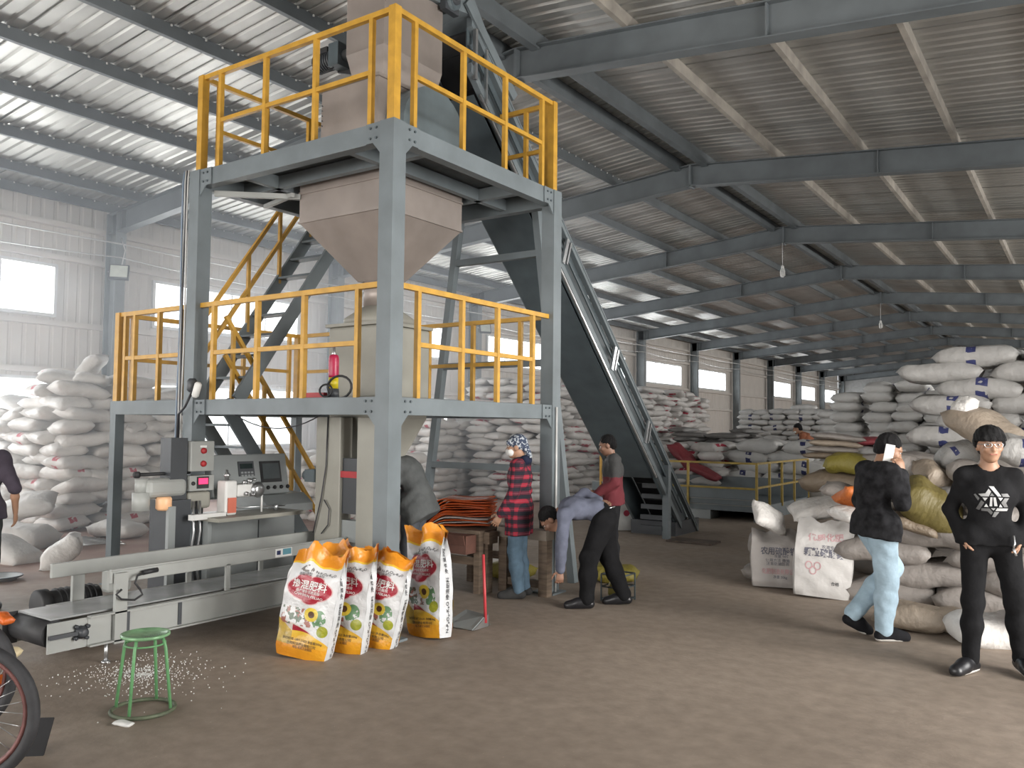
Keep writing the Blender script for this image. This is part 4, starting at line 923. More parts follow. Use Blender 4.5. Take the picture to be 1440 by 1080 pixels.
def upright_bag(name, label, loc, rz, tilt, W, D, Hh, seed, m_front, m_side, decals=(), group=None, cat='bag', lean=0.0, tname='print'):
    f = bag_fn(W, D, Hh, seed, lean=lean); V = []; F = []; UV = []; mi = []
    def grid(side, nu, nv, m):
        o = len(V)
        for j in range(nv+1):
            for i in range(nu+1):
                V.append(f(side, i/nu, j/nv)); UV.append((i/nu if side in 'FR' else 1-i/nu, j/nv))
        for j in range(nv):
            for i in range(nu):
                q = (o+j*(nu+1)+i, o+j*(nu+1)+i+1, o+(j+1)*(nu+1)+i+1, o+(j+1)*(nu+1)+i); F.append(q); mi.append(m)
    grid('F', 16, 34, 0); grid('B', 8, 20, 0); grid('R', 8, 34, 1); grid('L', 8, 34, 1)
    o = len(V)                                             # base
    c = [f('F', 0, 0), f('F', 1, 0), f('B', 1, 0), f('B', 0, 0)]; V.extend(c); UV.extend([(0, 0)]*4); F.append((o, o+3, o+2, o+1)); mi.append(1)
    b = link(name, make_mesh(name, V, F, UV, [m_front, m_side], mi=mi), None, loc, (tilt[0], tilt[1], rz)); tag(b, label, cat, group)
    for (s, side, cu, cv, size, asp, m, rot, bold) in decals:
        T, TF = text2d(s, bold); w_ = W if side in 'FB' else D*1.0
        a = math.radians(rot); ca, sa = math.cos(a), math.sin(a); P3 = []
        for px, py in T:
            px, py = px*size*asp, py*size; qx, qy = px*ca-py*sa, px*sa+py*ca
            u = min(.99, max(.01, cu+qx/w_)); v = min(.99, max(.005, cv+qy/Hh)); p = f(side, u, v)
            e = f(side, min(1, u+.02), v)-f(side, max(0, u-.02), v); e2 = f(side, u, min(1, v+.02))-f(side, u, max(0, v-.02)); n = e.cross(e2)
            n = n.normalized() if n.length > 1e-9 else Vector((0, -1, 0))
            if side == 'F' and n.y > 0: n = -n
            if side == 'R' and n.x < 0: n = -n
            P3.append(p+n*.004)
        me = bpy.data.meshes.new(tname); me.from_pydata([tuple(p) for p in P3], [], TF); me.materials.append(m); link(tname, me, b)
    return b
INKW = mat('white_ink', (.80, .78, .76), .5, 0, .02); INKB = mat('black_ink', (.035, .035, .04), .5, 0, .1); INKR = mat('red_ink', (.40, .06, .09), .5, 0, .1); INKN = mat('slate_ink', (.11, .11, .14), .5, 0, .1)
INKF = mat('faded_red_ink', (.46, .27, .28), .55, 0, .1)
def print_front():
    n = NB('printed_fertiliser_bag_front', .28, .22, 22)
    c = n.mix(n.noise(4), (.70, .70, .70), (.60, .60, .61))
    OR, YE, RD = (.72, .27, .02), (.78, .50, .05), (.34, .012, .03)
    # lower orange field with sweeping red bands
    sw_ = n.m2('SUBTRACT', .30, n.m2('MULTIPLY', n.m2('POWER', n.m2('SUBTRACT', n.u, .15), 2), .26))
    c = n.mix(n.m2('LESS_THAN', n.v, n.m2('ADD', sw_, .012)), c, (.62, .55, .50))
    redb = n.m2('MULTIPLY', n.m2('LESS_THAN', n.v, sw_), n.m2('GREATER_THAN', n.u, .30)); c = n.mix(redb, c, RD)
    sw2 = n.m2('SUBTRACT', .245, n.m2('MULTIPLY', n.m2('POWER', n.m2('SUBTRACT', n.u, .45), 2), .30))
    low = n.m2('LESS_THAN', n.v, sw2); c = n.mix(low, c, n.mix(n.m2('MULTIPLY', n.v, 4.2), OR, YE))
    lf = n.m2('MULTIPLY', n.m2('LESS_THAN', n.u, .30), n.m2('LESS_THAN', n.v, n.m2('SUBTRACT', .33, n.m2('MULTIPLY', n.u, .32)))); c = n.mix(lf, c, n.mix(n.noise(16), YE, (.30, .24, .10)))
    c = n.mix(n.rect(0, 1.1, -.1, .115), c, n.mix(n.u, OR, (.78, .36, .02)))
    # field with farm picture, sunflower, aloe and fruit
    pic = n.m2('MULTIPLY', n.rect(.04, .62, .29, .445), n.m2('GREATER_THAN', n.noise(26, 4), .50)); c = n.mix(pic, c, n.mix(n.m2('GREATER_THAN', n.noise(17, 2), .5), (.10, .14, .09), (.34, .13, .10)))
    al = n.m2('MULTIPLY', n.ell(.76, .37, .13, .085), n.m2('GREATER_THAN', n.noise(24, 3), .46)); c = n.mix(al, c, (.13, .27, .13))
    c = n.mix(n.ell(.86, .275, .10, .05), c, n.mix(n.noise(30), (.46, .42, .03), (.16, .24, .03)))
    c = n.mix(n.ell(.60, .405, .13, .062), c, (.74, .55, .06)); c = n.mix(n.ell(.60, .405, .06, .030), c, (.10, .045, .02))
    # red cartouche
    for r in ((.47, .62, .44, .112), (.36, .70, .17, .05), (.60, .70, .15, .05), (.52, .54, .18, .055)): c = n.mix(n.ell(*r), c, (.62, .40, .40))
    for r in ((.47, .62, .42, .102), (.36, .70, .15, .041), (.60, .70, .13, .041), (.52, .54, .16, .047)): c = n.mix(n.ell(*r), c, RD)
    c = n.mix(n.m2('MULTIPLY', n.ell(.36, .79, .13, .028), n.m2('GREATER_THAN', n.noise(30, 3), .5)), c, (.20, .18, .17))
    # orange mouth
    c = n.mix(n.m2('GREATER_THAN', n.v, .845), c, YE); c = n.mix(n.m2('GREATER_THAN', n.v, .865), c, OR); return n.out(c)
def print_side():
    n = NB('printed_fertiliser_bag_side', .28, .25, 22); c = n.mix(n.noise(4), (.68, .69, .70), (.54, .55, .56))
    c = n.mix(n.m2('GREATER_THAN', n.v, .93), c, (.70, .30, .05)); return n.out(c)
BF, BS = print_front(), print_side()
DEC = [('掺混肥料', 'F', .47, .650, .068, 1.05, INKW, 0, .012), ('稳产增收·优质高效', 'F', .47, .595, .024, 1, INKW, 0, .004), ('CHANHUN FEILIAO', 'F', .49, .562, .026, 1, INKW, -3, .006),
       ('硫酸钾型', 'F', .36, .745, .024, 1, INKB, 0, .004), ('N-P₂O₅-K₂O', 'F', .72, .785, .030, 1, INKB, 0, .006), ('总养分', 'F', .62, .752, .024, 1, INKB, 0, .004),
       ('执行标准 GB/T 21633 净含量50kg', 'F', .52, .165, .022, 1, INKB, 0, .004), ('生物科技肥业有限公司', 'F', .52, .128, .024, 1, INKB, 0, .005), ('地址 农资工业园区', 'F', .55, .100, .020, 1, INKB, 0, .004),
       ('N-P₂O₅-K₂O 掺混肥料  净含量50kg', 'R', .55, .42, .052, .85, INKB, 90, .012)]
UB = 'printed_bag'
upright_bag(UB, 'front printed white and orange bag with red oval, nearest the stool', (-4.76, 4.26, 0), math.radians(18), (math.radians(-5), math.radians(7)), .42, .17, .80, 11, BF, BS, DEC, 'printed bags by the front column', lean=.05)
upright_bag(UB, 'second printed orange bag from the stool, half hidden by the front one', (-4.68, 4.55, 0), math.radians(15), (math.radians(-4), math.radians(3)), .42, .17, .80, 12, BF, BS, DEC, 'printed bags by the front column', lean=.08)
upright_bag(UB, 'third printed orange bag from the stool, torn top leaning right', (-4.60, 4.80, 0), math.radians(13), (math.radians(-2), math.radians(10)), .40, .17, .76, 13, BF, BS, DEC, 'printed bags by the front column', lean=-.05)
upright_bag(UB, 'printed orange bag leaning on the right of the front tower column', (-4.42, 5.28, 0), math.radians(-8), (math.radians(-4), math.radians(-7)), .40, .20, .88, 14, BF, BS, DEC, 'printed bags by the front column', lean=.05)
# white standing sacks on the right
def plain_side(name, c): n = NB(name, .55, .35, 12); return n.out(n.mix(n.noise(5), c, tuple(x*.75 for x in c)))
PW = plain_side('white_standing_sack', (.44, .41, .39)); PW2 = plain_side('bright_white_sack', (.54, .52, .50))
D1 = [('农用硫酸镁', 'F', .48, .60, .085, .85, INKN, 0, .02), ('含量 98%', 'F', .52, .52, .035, 1, INKN, 0, .006), ('使用方法 撒施', 'F', .46, .45, .038, 1, INKN, 0, .006), ('注意防潮防雨', 'F', .46, .39, .038, 1, INKN, 0, .006), ('化肥制造有限公司', 'F', .5, .26, .062, .75, INKF, 0, .02), ('净重 50kg', 'F', .5, .17, .035, 1, INKN, 0, .006)]
D2 = [('优质化肥', 'F', .52, .74, .085, 1, INKF, 4, .02), ('农资专供', 'F', .60, .62, .04, 1, INKN, 0, .006), ('颗粒硫酸镁', 'F', .5, .54, .088, .85, INKN, 0, .025), ('○○', 'F', .32, .37, .11, .8, INKF, 0, .012), ('○', 'F', .32, .31, .11, .8, INKF, 0, .012), ('合格', 'F', .72, .18, .04, 1, INKB, 0, .008)]
upright_bag('standing_sack', 'white standing sack with dark and red lettering and flopped-over mouth', (-2.78, 9.15, 0), math.radians(17), (math.radians(-8), 0), .58, .26, .62, 21, PW, PW, D1, None, 'sack', lean=.25, tname='lettering')
upright_bag('standing_sack', 'tall pale standing sack with faded red lettering and ring emblem', (-2.28, 8.86, 0), math.radians(17), (math.radians(-10), math.radians(4)), .54, .24, .80, 22, PW2, PW2, D2, None, 'sack', lean=.1, tname='lettering')
sack((-3.05, 9.55, .26), .3, (.0, 1.15), SK_PLAIN, 'beige sack leaning upright behind the standing white sacks', None, (.72, 1.1, 1.25), 2)
sack((-3.0, 9.5, .10), .2, (0, .02), SK_PLAIN, 'beige sack lying flat under the leaning one', None, (.7, .95, .9), 4)
sack((-2.88, 9.10, .74), 1.0, (.9, .4), SK_RED, 'bright white mouth flap hanging over the lettered standing sack', None, (.50, .62, .7), 0)
sack((-2.35, 9.35, .88), .4, (.25, -.25), SK_RED, 'pinkish white empty sack heaped behind the tall standing sack', None, (.9, .95, .8), 1)
sack((-2.05, 9.35, 1.0), .1, (.15, .3), SK_PLAIN, 'dusty empty sack beside the orange one on the low pile', None, (.8, .9, .7), 7)
n = NB('white_sack_red_band', .5, .2, 14); cc_ = n.mix(n.noise(5), (.62, .62, .60), (.48, .48, .47)); cc_ = n.mix(n.rect(0, 1, .60, .66), cc_, (.45, .08, .12))
cc_ = n.mix(n.m2('MULTIPLY', n.rect(.1, .9, .68, .92), n.m2('GREATER_THAN', n.m2('FRACT', n.m2('MULTIPLY', n.v, 22)), .55)), cc_, (.30, .30, .30)); cc_ = n.mix(n.ell(.72, .28, .10, .05), cc_, (.36, .03, .06)); RB = n.out(cc_)
upright_bag('standing_sack', 'tall white sack with red band standing under the incline behind the red sweater', (-6.46, 12.55, 0), math.radians(30), (math.radians(-4), 0), .50, .26, 1.0, 31, RB, PW2, (), None, 'sack')
# ------------------------------------------------------------------ intake pit
pit = thing('intake_pit', 'grey steel intake pit with yellow railings at the foot of the incline', 'loading pit', (-6.5, 16.5, 0))
def I(mb, n, m, p=pit): return mb.build(n, m, p)
px0, px1, py0, py1 = -8.4, -5.0, 15.1, 18.45
for z0, z1, dy in ((.40, .60, 0), (.29, .385, .04), (.17, .275, .08)):
    mb = MB(); mb.bb(px0, px1, py0+dy, py0+dy+.06, z0, z1); I(mb, 'front_beam', STEEL)
    mb = MB(); mb.bar((px0, py0+dy-.005, z1), (px1, py0+dy-.005, z1), .015, .015); I(mb, 'edge_strip', LGREY)
mb = MB(); mb.bb(px1-.06, px1, py0, py1, 0, .26); I(mb, 'side_panel', STEEL)
mb = MB(); mb.bb(px0, px0+.06, py0, py1, 0, .26); I(mb, 'side_panel', STEEL)
mb = MB(); mb.bb(px0, px1, py1-.06, py1, 0, .62); I(mb, 'back_panel', STEEL)
mb = MB(); mb.frustum((px0+1, px1-1, py0+1, py1-1, .02), (px0+.06, px1-.06, py0+.1, py1-.06, .25)); I(mb, 'funnel_plate', STEELD)
mb = MB(); mb.bb(-6.6, -5.9, py0+.06, py0+.5, 0, .17); I(mb, 'grey_box', MGREY)
mb = MB(); mb.bb(-8.2, -7.2, py0+.1, py0+.5, 0, .15); I(mb, 'base_block', DGREY)
def pit_rail(a, b, zs, posts, m):
    r = link('railing', None, pit, (0, 0, 0)); r.location = Vector((a[0], a[1], 0)) - pit.location
    va, vb = Vector((*a, 0)), Vector((*b, 0))
    for z in zs: mb = MB(); mb.bar((*a, z), (*b, z), .035, .035); mb.build('rail', m, r)
    for t in posts:
        p = va.lerp(vb, t); mb = MB(); mb.bar((p.x, p.y, .2), (p.x, p.y, zs[0]), .04, .04, up=vb-va); mb.build('post', m, r)
pit_rail((px0+.2, py0), (px0+.85, py0), (1.12, .62), (0, 1), YEL)
pit_rail((-7.2, py0), (px1, py0), (1.06, .60), (.4,), YELD)
pit_rail((px1, py0), (px1, py1), (1.06, .62), (0, .22, .45, .7, 1), YELD)
# ------------------------------------------------------------------ stool
st = thing('stool', 'small green metal stool with ring base in front of the floor conveyor', 'stool', (-4.63, 2.92, 0))
sx_, sy_, sh = -4.63, 2.92, .455
mb = MB(); mb.lathe((sx_, sy_, sh-.02), [(.0, 0), (.125, 0), (.138, .006), (.138, .02), (.128, .022), (.118, .014), (0, .014)], 28); mb.build('seat', mat('worn_green_seat', (.20, .38, .20), .25, .1, .35, 10), st)
for k in range(4):
    a = k*H+.55; c, s = math.cos(a), math.sin(a); c2, s2 = math.cos(a+.28), math.sin(a+.28)
    mb = MB(); mb.tube([(sx_+.105*c, sy_+.105*s, sh-.02), (sx_+.125*c, sy_+.125*s, sh-.08), (sx_+.165*c, sy_+.165*s, .02)], .0095, 8); mb.build('leg', GREEN, st)
mb = MB(); mb.tube([(sx_+.175*math.cos(t), sy_+.175*math.sin(t), .014) for t in np.linspace(0, 2*math.pi, 33)[:-1]], .012, 8, closed=True); mb.build('base_ring', mat('rusty_green_ring', (.10, .12, .075), .6, .1, .3, 14), st)
mb = MB(); mb.tube([(sx_+.112*math.cos(t), sy_+.112*math.sin(t), sh-.06) for t in np.linspace(0, 2*math.pi, 25)[:-1]], .006, 6, closed=True); mb.build('seat_ring', GREEN, st)
# ------------------------------------------------------------------ dustpan
dp = thing('dustpan', 'grey metal dustpan with long red handle on the floor beside the printed bag', 'dustpan', (-4.38, 5.72, 0))
mb = MB(); mb.prism([(-4.55, .005), (-4.25, .005), (-4.25, .012), (-4.55, .012)], 'y', 5.62, 5.88); mb.build('pan_floor', CHROME, dp)
mb = MB(); mb.add([(-4.56, 5.60, .006), (-4.25, 5.62, .006), (-4.24, 5.80, .10), (-4.50, 5.86, .10), (-4.56, 5.60, .012), (-4.25, 5.62, .012), (-4.24, 5.80, .106), (-4.50, 5.86, .106)], [(0, 1, 2, 3), (7, 6, 5, 4), (0, 4, 5, 1), (1, 5, 6, 2), (2, 6, 7, 3), (3, 7, 4, 0)]); mb.build('pan_back', MGREY, dp)
mb = MB(); mb.add([(-4.25, 5.62, .006), (-4.24, 5.82, .006), (-4.24, 5.82, .11), (-4.235, 5.62, .006), (-4.23, 5.82, .006), (-4.23, 5.82, .11)], [(0, 1, 2), (5, 4, 3), (0, 3, 4, 1), (1, 4, 5, 2), (2, 5, 3, 0)]); mb.build('pan_side', CHROME, dp)
mb = MB(); mb.tube([(-4.23, 5.78, .04), (-4.30, 5.83, .60)], .013, 8); mb.build('handle', mat('red_handle_paint', (.50, .05, .06), .45), dp)
# ------------------------------------------------------------------ packing table with orange sacks
tb = thing('packing_table', 'rough timber table under the orange sacks inside the tower', 'table', (-5.6, 7.15, 0))
mb = MB(); mb.bb(-6.15, -5.10, 6.85, 7.45, .60, .635); mb.build('table_top', WOOD, tb)
for x in (-6.1, -5.62, -5.15):
    for y in (6.9, 7.4): mb = MB(); mb.bb(x-.035, x+.035, y-.035, y+.035, 0, .6); mb.build('leg', WOOD, tb)
for y in (6.9, 7.4): mb = MB(); mb.bb(-6.1, -5.15, y-.02, y+.02, .28, .36); mb.build('stretcher', WOOD, tb)
n = NB('flat_orange_bag_print', .4, .15, 20); co = n.mix(n.noise(4), (.62, .12, .02), (.48, .09, .03)); co = n.mix(n.m2('MULTIPLY', n.rect(.08, .42, .2, .8), n.m2('GREATER_THAN', n.noise(30, 3), .52)), co, (.60, .45, .38)); OB = n.out(co)
WB = mat('folded_grey_white_bag', (.50, .48, .46), .5, 0, .15, 6, .2, 20)
def flat_bag(x, y, z, rz, w, l, curl, m, label, group, seed):
    V = []; F = []; UV = []; nu, nv = 14, 6
    for t in (0, 1):
        for i in range(nu+1):
            for j in range(nv+1):
                u, v = i/nu, j/nv; xx = (u-.5)*l; yy = (v-.5)*w
                zz = curl*max(0, -(u-.42))**1.6*3 * -1 + .006*math.sin(9*u+seed)+.004*math.sin(11*v+seed*2) + t*.010
                V.append((xx, yy, zz)); UV.append((u, v))
    n_ = (nu+1)*(nv+1)
    for i in range(nu):
        for j in range(nv):
            a = i*(nv+1)+j; q = (a, a+nv+1, a+nv+2, a+1); F.append(q[::-1]); F.append(tuple(k+n_ for k in q))
    for i in range(nu):
        for j in (0, nv):
            a = i*(nv+1)+j; F.append((a, a+nv+1, a+nv+1+n_, a+n_))
    for j in range(nv):
        for i in (0, nu):
            a = i*(nv+1)+j; F.append((a, a+1, a+1+n_, a+n_))
    o = link('folded_bag', make_mesh('folded_bag', V, F, UV, m), None, (x, y, z), (0, 0, rz)); tag(o, label, 'bag', group); return o
for k in range(12):
    flat_bag(-5.62+random.uniform(-.02, .02), 7.12+random.uniform(-.02, .02), .655+.024*k, .45+random.uniform(-.06, .06), .42, .82, .34+.012*k, OB if k > 3 else (WB if k % 2 else OB), 'flat %s bag in the pile on the timber table, %s from below' % ('orange printed' if (k > 3 or k % 2 == 0) else 'grey-white', ORD[k]), 'folded bags on the table', k)
bx = thing('carton', 'small brown carton hanging at the front edge of the timber table', 'box', (-5.35, 6.75, .42))
BRN = mat('red_brown_board', (.12, .055, .04), .6, 0, .2, 8)
mb = MB(); mb.bb(-5.70, -5.13, 6.66, 6.83, .42, .60); mb.build('carton_body', BRN, bx)
mb = MB(); mb.box((-5.42, 6.64, .56), (.57, .01, .10), Matrix.Rotation(.25, 3, 'X')); mb.build('carton_flap', BRN, bx)
mb = MB(); mb.bb(-5.46, -5.42, 6.652, 6.66, .42, .60); mb.build('tape', mat('tape', (.45, .38, .3), .4), bx)
wb_ = thing('work_bench', 'weathered timber bench beside the woman in plaid at the right tower column', 'bench', (-4.85, 7.1, 0))
mb = MB(); mb.bb(-5.08, -4.48, 7.12, 7.27, .56, .66); mb.build('bench_top', mat('pale_timber', (.26, .22, .18), .75, 0, .25, 6, .1, 30), wb_)
for x in (-5.02, -4.53): mb = MB(); mb.bb(x-.05, x+.05, 7.14, 7.24, 0, .56); mb.build('leg', WOOD, wb_)
mb = MB(); mb.bb(-5.0, -4.55, 7.16, 7.22, .08, .15); mb.build('stretcher', WOOD, wb_)
gh = thing('timber_block', 'grey timber block standing at the left end of the bench', 'block', (-5.12, 7.0, 0))
mb = MB(); mb.bb(-5.2, -5.04, 6.93, 7.08, .5, .62); mb.build('block', WOOD, gh); mb = MB(); mb.bb(-5.15, -5.08, 6.96, 7.05, 0, .5); mb.build('block_post', WOOD, gh)
for k, (x, y, z, l, m) in enumerate(((-5.35, 7.75, .10, 'yellow patterned bag on the floor under the timber table', SK_OLIVE), (-4.35, 8.3, .10, 'yellow patterned bag on the floor beyond the right tower column', SK_OLIVE), (-5.8, 8.0, .09, 'white crumpled bag on the floor behind the timber table', SK_RED))): sack((x, y, z), .3*k, (0, 0), m, l, None, (.65, .7, .9), k)
# ------------------------------------------------------------------ small basket by the bending man's feet
bk = thing('wire_basket', 'small wire basket with a yellow bag beside the feet of the bending man', 'basket', (-3.86, 7.45, 0))
for x in (-3.98, -3.74):
    for y in (7.35, 7.6): mb = MB(); mb.bar((x, y, 0), (x, y, .26), .012, .012, up=(1, 0, 0)); mb.build('upright', STEELD, bk)
for z in (.02, .14, .26): mb = MB(); mb.tube([(-3.98, 7.35, z), (-3.74, 7.35, z), (-3.74, 7.6, z), (-3.98, 7.6, z)], .008, 6, closed=True); mb.build('hoop', STEELD, bk)
mb = MB(); mb.lathe((-3.87, 7.47, .02), [(.06, 0), (.09, .04), (.085, .14), (.03, .2)], 12); mb.build('yellow_bag', SK_OLIVE, bk)
# ------------------------------------------------------------------ cargo trike, mat, spill at left
tk = thing('cargo_tricycle', 'cargo tricycle wheel with rusty red rim at the lower left corner', 'tricycle', (-4.33, 1.84, 0))
wd = Vector((.80, .60, 0)).normalized(); up = Vector((0, 0, 1)); nw = wd.cross(up)
TYRE = mat('dusty_black_tyre', (.03, .03, .033), .7, 0, .3, 12, .1, 60); RIM = mat('rusty_red_rim', (.14, .055, .05), .5, .3, .3, 12)
def wheel(c, r):
    c = Vector(c); ring = lambda rr, n=40: [c + wd*rr*math.cos(t) + up*rr*math.sin(t) for t in np.linspace(0, 2*math.pi, n+1)[:-1]]
    mb = MB(); mb.tube(ring(r-.028), .028, 10, closed=True); ty = mb.build('tyre', TYRE, tk)
    mb = MB(); mb.tube(ring(r-.062), .016, 8, closed=True); mb.build('rim', RIM, tk)
    mb = MB(); mb.cyl(c-nw*.05, c+nw*.05, .028, 12); mb.build('hub', CHROME, tk)
    for k in range(28):
        t = k*2*math.pi/28; mb = MB(); mb.tube([c+nw*(.035 if k % 2 else -.035)+(wd*math.cos(t+.4)+up*math.sin(t+.4))*.026, c+(wd*math.cos(t)+up*math.sin(t))*(r-.065)], .0022, 4); mb.build('spoke', CHROME, tk)
wheel((-4.33, 1.84, .335), .335)
c2 = Vector((-5.06, 2.08, .335)); wheel(c2, .335)
mb = MB(); mb.tube([(-4.33, 1.84, .335), c2], .018, 8); mb.build('axle', DGREY, tk)
mb = MB(); mb.tube([(-4.70, 1.97, .335), Vector((-4.70, 1.97, .36))-wd*.6, Vector((-4.70, 1.97, .62))-wd*1.1], .022, 8); mb.build('frame_tube', RIM, tk)
ot = thing('orange_bag_scrap', 'orange and yellow plastic bag scrap caught behind the wheel', 'bag scrap', (-5.09, 2.24, .3))
for k, (d, z, s, m) in enumerate((((.40, .02), .62, .09, ORANGE), ((.36, .06), .43, .06, mat('cream_plastic', (.65, .55, .35), .4)), ((.38, .04), .28, .07, ORANGE))):
    V, F, U = SA[k]; o = link('scrap_piece', make_mesh('scrap_piece', V*np.array((.16, .14, .25)), F, U, m), ot, (d[0]*.4, d[1], z-.3), (.3*k, .2, .5*k))
mt = thing('rubber_mat', 'dark square rubber plate leaning on the floor beside the wheel', 'mat', (-4.52, 2.24, 0))
mb = MB(); mb.box((-4.52, 2.24, .07), (.15, .012, .20), Matrix.Rotation(.75, 3, 'Z') @ Matrix.Rotation(-.7, 3, 'X')); mb.build('plate', BLACK, mt)
# basin at far left
bs = thing('enamel_basin', 'shallow pale basin with dark rim on the reddish floor at far left', 'basin', (-9.6, 4.35, 0))
mb = MB(); mb.lathe((-9.6, 4.35, 0), [(.14, 0), (.20, .04), (.215, .045), (.20, .052), (.14, .012), (0, .012)], 24); mb.build('bowl', mat('grey_enamel', (.30, .32, .32), .35), bs)
mb = MB(); mb.tube([(-9.6+.21*math.cos(t), 4.35+.21*math.sin(t), .048) for t in np.linspace(0, 2*math.pi, 29)[:-1]], .008, 6, closed=True); mb.build('rim', DGREY, bs)
# spilled granules
V = []; F = []; rr = random.Random(3)
for k in range(950):
    r = abs(rr.gauss(0, .32)); a = rr.uniform(0, 6.283); x = -5.30+r*math.cos(a)*1.0; y = 3.32+r*math.sin(a)*.8; s = rr.uniform(.003, .0065)
    if x < -5.75: x = -5.75+(-5.75-x)*.5
    o = len(V); V += [(x+s, y, s*.6), (x-s, y, s*.6), (x, y+s, s*.6), (x, y-s, s*.6), (x, y, s*1.5), (x, y, 0.0)]
    F += [(o, o+2, o+4), (o+2, o+1, o+4), (o+1, o+3, o+4), (o+3, o, o+4), (o+2, o, o+5), (o+1, o+2, o+5), (o+3, o+1, o+5), (o, o+3, o+5)]
gm_ = bpy.data.meshes.new('spilled_granules'); gm_.from_pydata(V, [], F); gm_.materials.append(WHITEP)
tag(link('spilled_granules', gm_), 'white fertiliser granules spilled on the floor under the conveyor', 'granules', kind='stuff')
tr_ = thing('plastic_scrap', 'crumpled clear plastic scrap on the floor before the stool', 'litter', (-4.5, 2.72, 0))
V, F, U = SA[3]; link('scrap', make_mesh('scrap', V*np.array((.13, .12, .12)), F, U, WHITEP), tr_, (0, 0, .012), (0, .1, .4))
dk = thing('drain_cover', 'flat rusty plate lying on the floor at the foot of the incline', 'plate', (-4.95, 11.9, 0))
mb = MB(); mb.bb(-5.25, -4.55, 11.7, 12.1, 0, .03); mb.build('plate', mat('rusty_plate', (.10, .075, .06), .6, .3, .3, 8), dk)
# ------------------------------------------------------------------ people: smooth-blended implicit bodies
def V3(*a): return np.array(a, dtype=float)
def cone(a, b, ra, rb, flat=None, fl=1.0): return ('c', V3(*a), V3(*b), ra, rb, flat, fl)
def ello(c, r, R=None): return ('e', V3(*c), V3(*r), np.eye(3) if R is None else np.array(R))
def bounds(p, m):
    if p[0] == 'c':
        r = max(p[3], p[4])+m; return np.minimum(p[1], p[2])-r, np.maximum(p[1], p[2])+r
    r = p[2].max()+m; return p[1]-r, p[1]+r
def dist(p, X):
    if p[0] == 'c':
        _, a, b, ra, rb, flat, fl = p; ab = b-a; t = np.clip(((X-a)@ab)/(ab@ab+1e-12), 0, 1); d = X-a-t[..., None]*ab
        if flat is not None:
            n = np.array(flat)/np.linalg.norm(flat); d = d+((1/fl-1)*(d@n))[..., None]*n
        return np.sqrt((d*d).sum(-1))-(ra+(rb-ra)*t)
    _, c, r, R = p; q = (X-c)@R; k0 = np.sqrt(((q/r)**2).sum(-1))+1e-9; k1 = np.sqrt(((q/r**2)**2).sum(-1))+1e-9; return k0*(k0-1)/k1
def field(prims, lo, hi, res, k):
    n = np.ceil((hi-lo)/res).astype(int)+1; ax = [lo[i]+res*np.arange(n[i]) for i in range(3)]
    G = np.full(n, .2)
    for p in prims:
        a, b = bounds(p, k+2.5*res); i0 = np.clip(((a-lo)/res).astype(int), 0, n-1); i1 = np.clip(((b-lo)/res).astype(int)+2, 1, n)
        if (i1 <= i0).any(): continue
        X = np.stack(np.meshgrid(ax[0][i0[0]:i1[0]], ax[1][i0[1]:i1[1]], ax[2][i0[2]:i1[2]], indexing='ij'), -1)
        d = dist(p, X); s = tuple(slice(i0[j], i1[j]) for j in range(3)); g = G[s]; hh = np.maximum(k-np.abs(d-g), 0)/k
        G[s] = np.minimum(d, g)-hh*hh*k*.25
    return G, ax
def nets(G, lo, res):
    S = G < 0; n = np.array(G.shape); c = sum(S[i:n[0]-1+i, j:n[1]-1+j, l:n[2]-1+l].astype(int) for i in (0, 1) for j in (0, 1) for l in (0, 1))
    cells = np.argwhere((c > 0) & (c < 8)); idm = -np.ones(n-1, dtype=int); idm[tuple(cells.T)] = np.arange(len(cells))
    acc = np.zeros((len(cells), 3)); cnt = np.zeros(len(cells))
    for ax_ in range(3):
        o1, o2 = [i for i in range(3) if i != ax_]
        for a in (0, 1):
            for b in (0, 1):
                p = cells.copy(); p[:, o1] += a; p[:, o2] += b; q = p.copy(); q[:, ax_] += 1
                g0, g1 = G[tuple(p.T)], G[tuple(q.T)]; m = (g0 < 0) != (g1 < 0); t = np.where(m, g0/(g0-g1+1e-12), 0)
                pt = p.astype(float); pt[:, ax_] += t; acc[m] += pt[m]; cnt[m] += 1
    V = lo+res*acc/np.maximum(cnt, 1)[:, None]; F = []
    for ax_ in range(3):
        o1, o2 = (ax_+1) % 3, (ax_+2) % 3
        A = np.take(S, range(n[ax_]-1), ax_); B = np.take(S, range(1, n[ax_]), ax_)
        E = np.argwhere(A != B); E = E[(E[:, o1] > 0) & (E[:, o2] > 0) & (E[:, o1] < n[o1]-1) & (E[:, o2] < n[o2]-1)]
        if not len(E): continue
        e1 = np.zeros(3, int); e1[o1] = 1; e2 = np.zeros(3, int); e2[o2] = 1
        q = [idm[tuple((E-d).T)] for d in (e1*0, e1, e1+e2, e2)]
        Q = np.stack(q, 1); inv = ~A[tuple(E.T)]; Q[inv] = Q[inv][:, ::-1]; Q = Q[(Q >= 0).all(1)]; F.append(Q)
    return V, np.concatenate(F)
def blob(prims, res, k=.03, cut=None, more=None, cut0=None):
    allp = prims+(more or [])
    lo = np.min([bounds(p, .03)[0] for p in allp], 0); hi = np.max([bounds(p, .03)[1] for p in allp], 0)
    G, ax = field(prims, lo, hi, res, k)
    if cut0 is not None:
        X = np.stack(np.meshgrid(*ax, indexing='ij'), -1); G = cut0(X, G)
    if more:
        G2, _ = field(more, lo, hi, res, .02); hh = np.maximum(.045-np.abs(G-G2), 0)/.045; G = np.minimum(G, G2)-hh*hh*.045*.25
    if cut is not None:
        X = np.stack(np.meshgrid(*ax, indexing='ij'), -1); G = cut(X, G)
    return nets(G, lo, res)
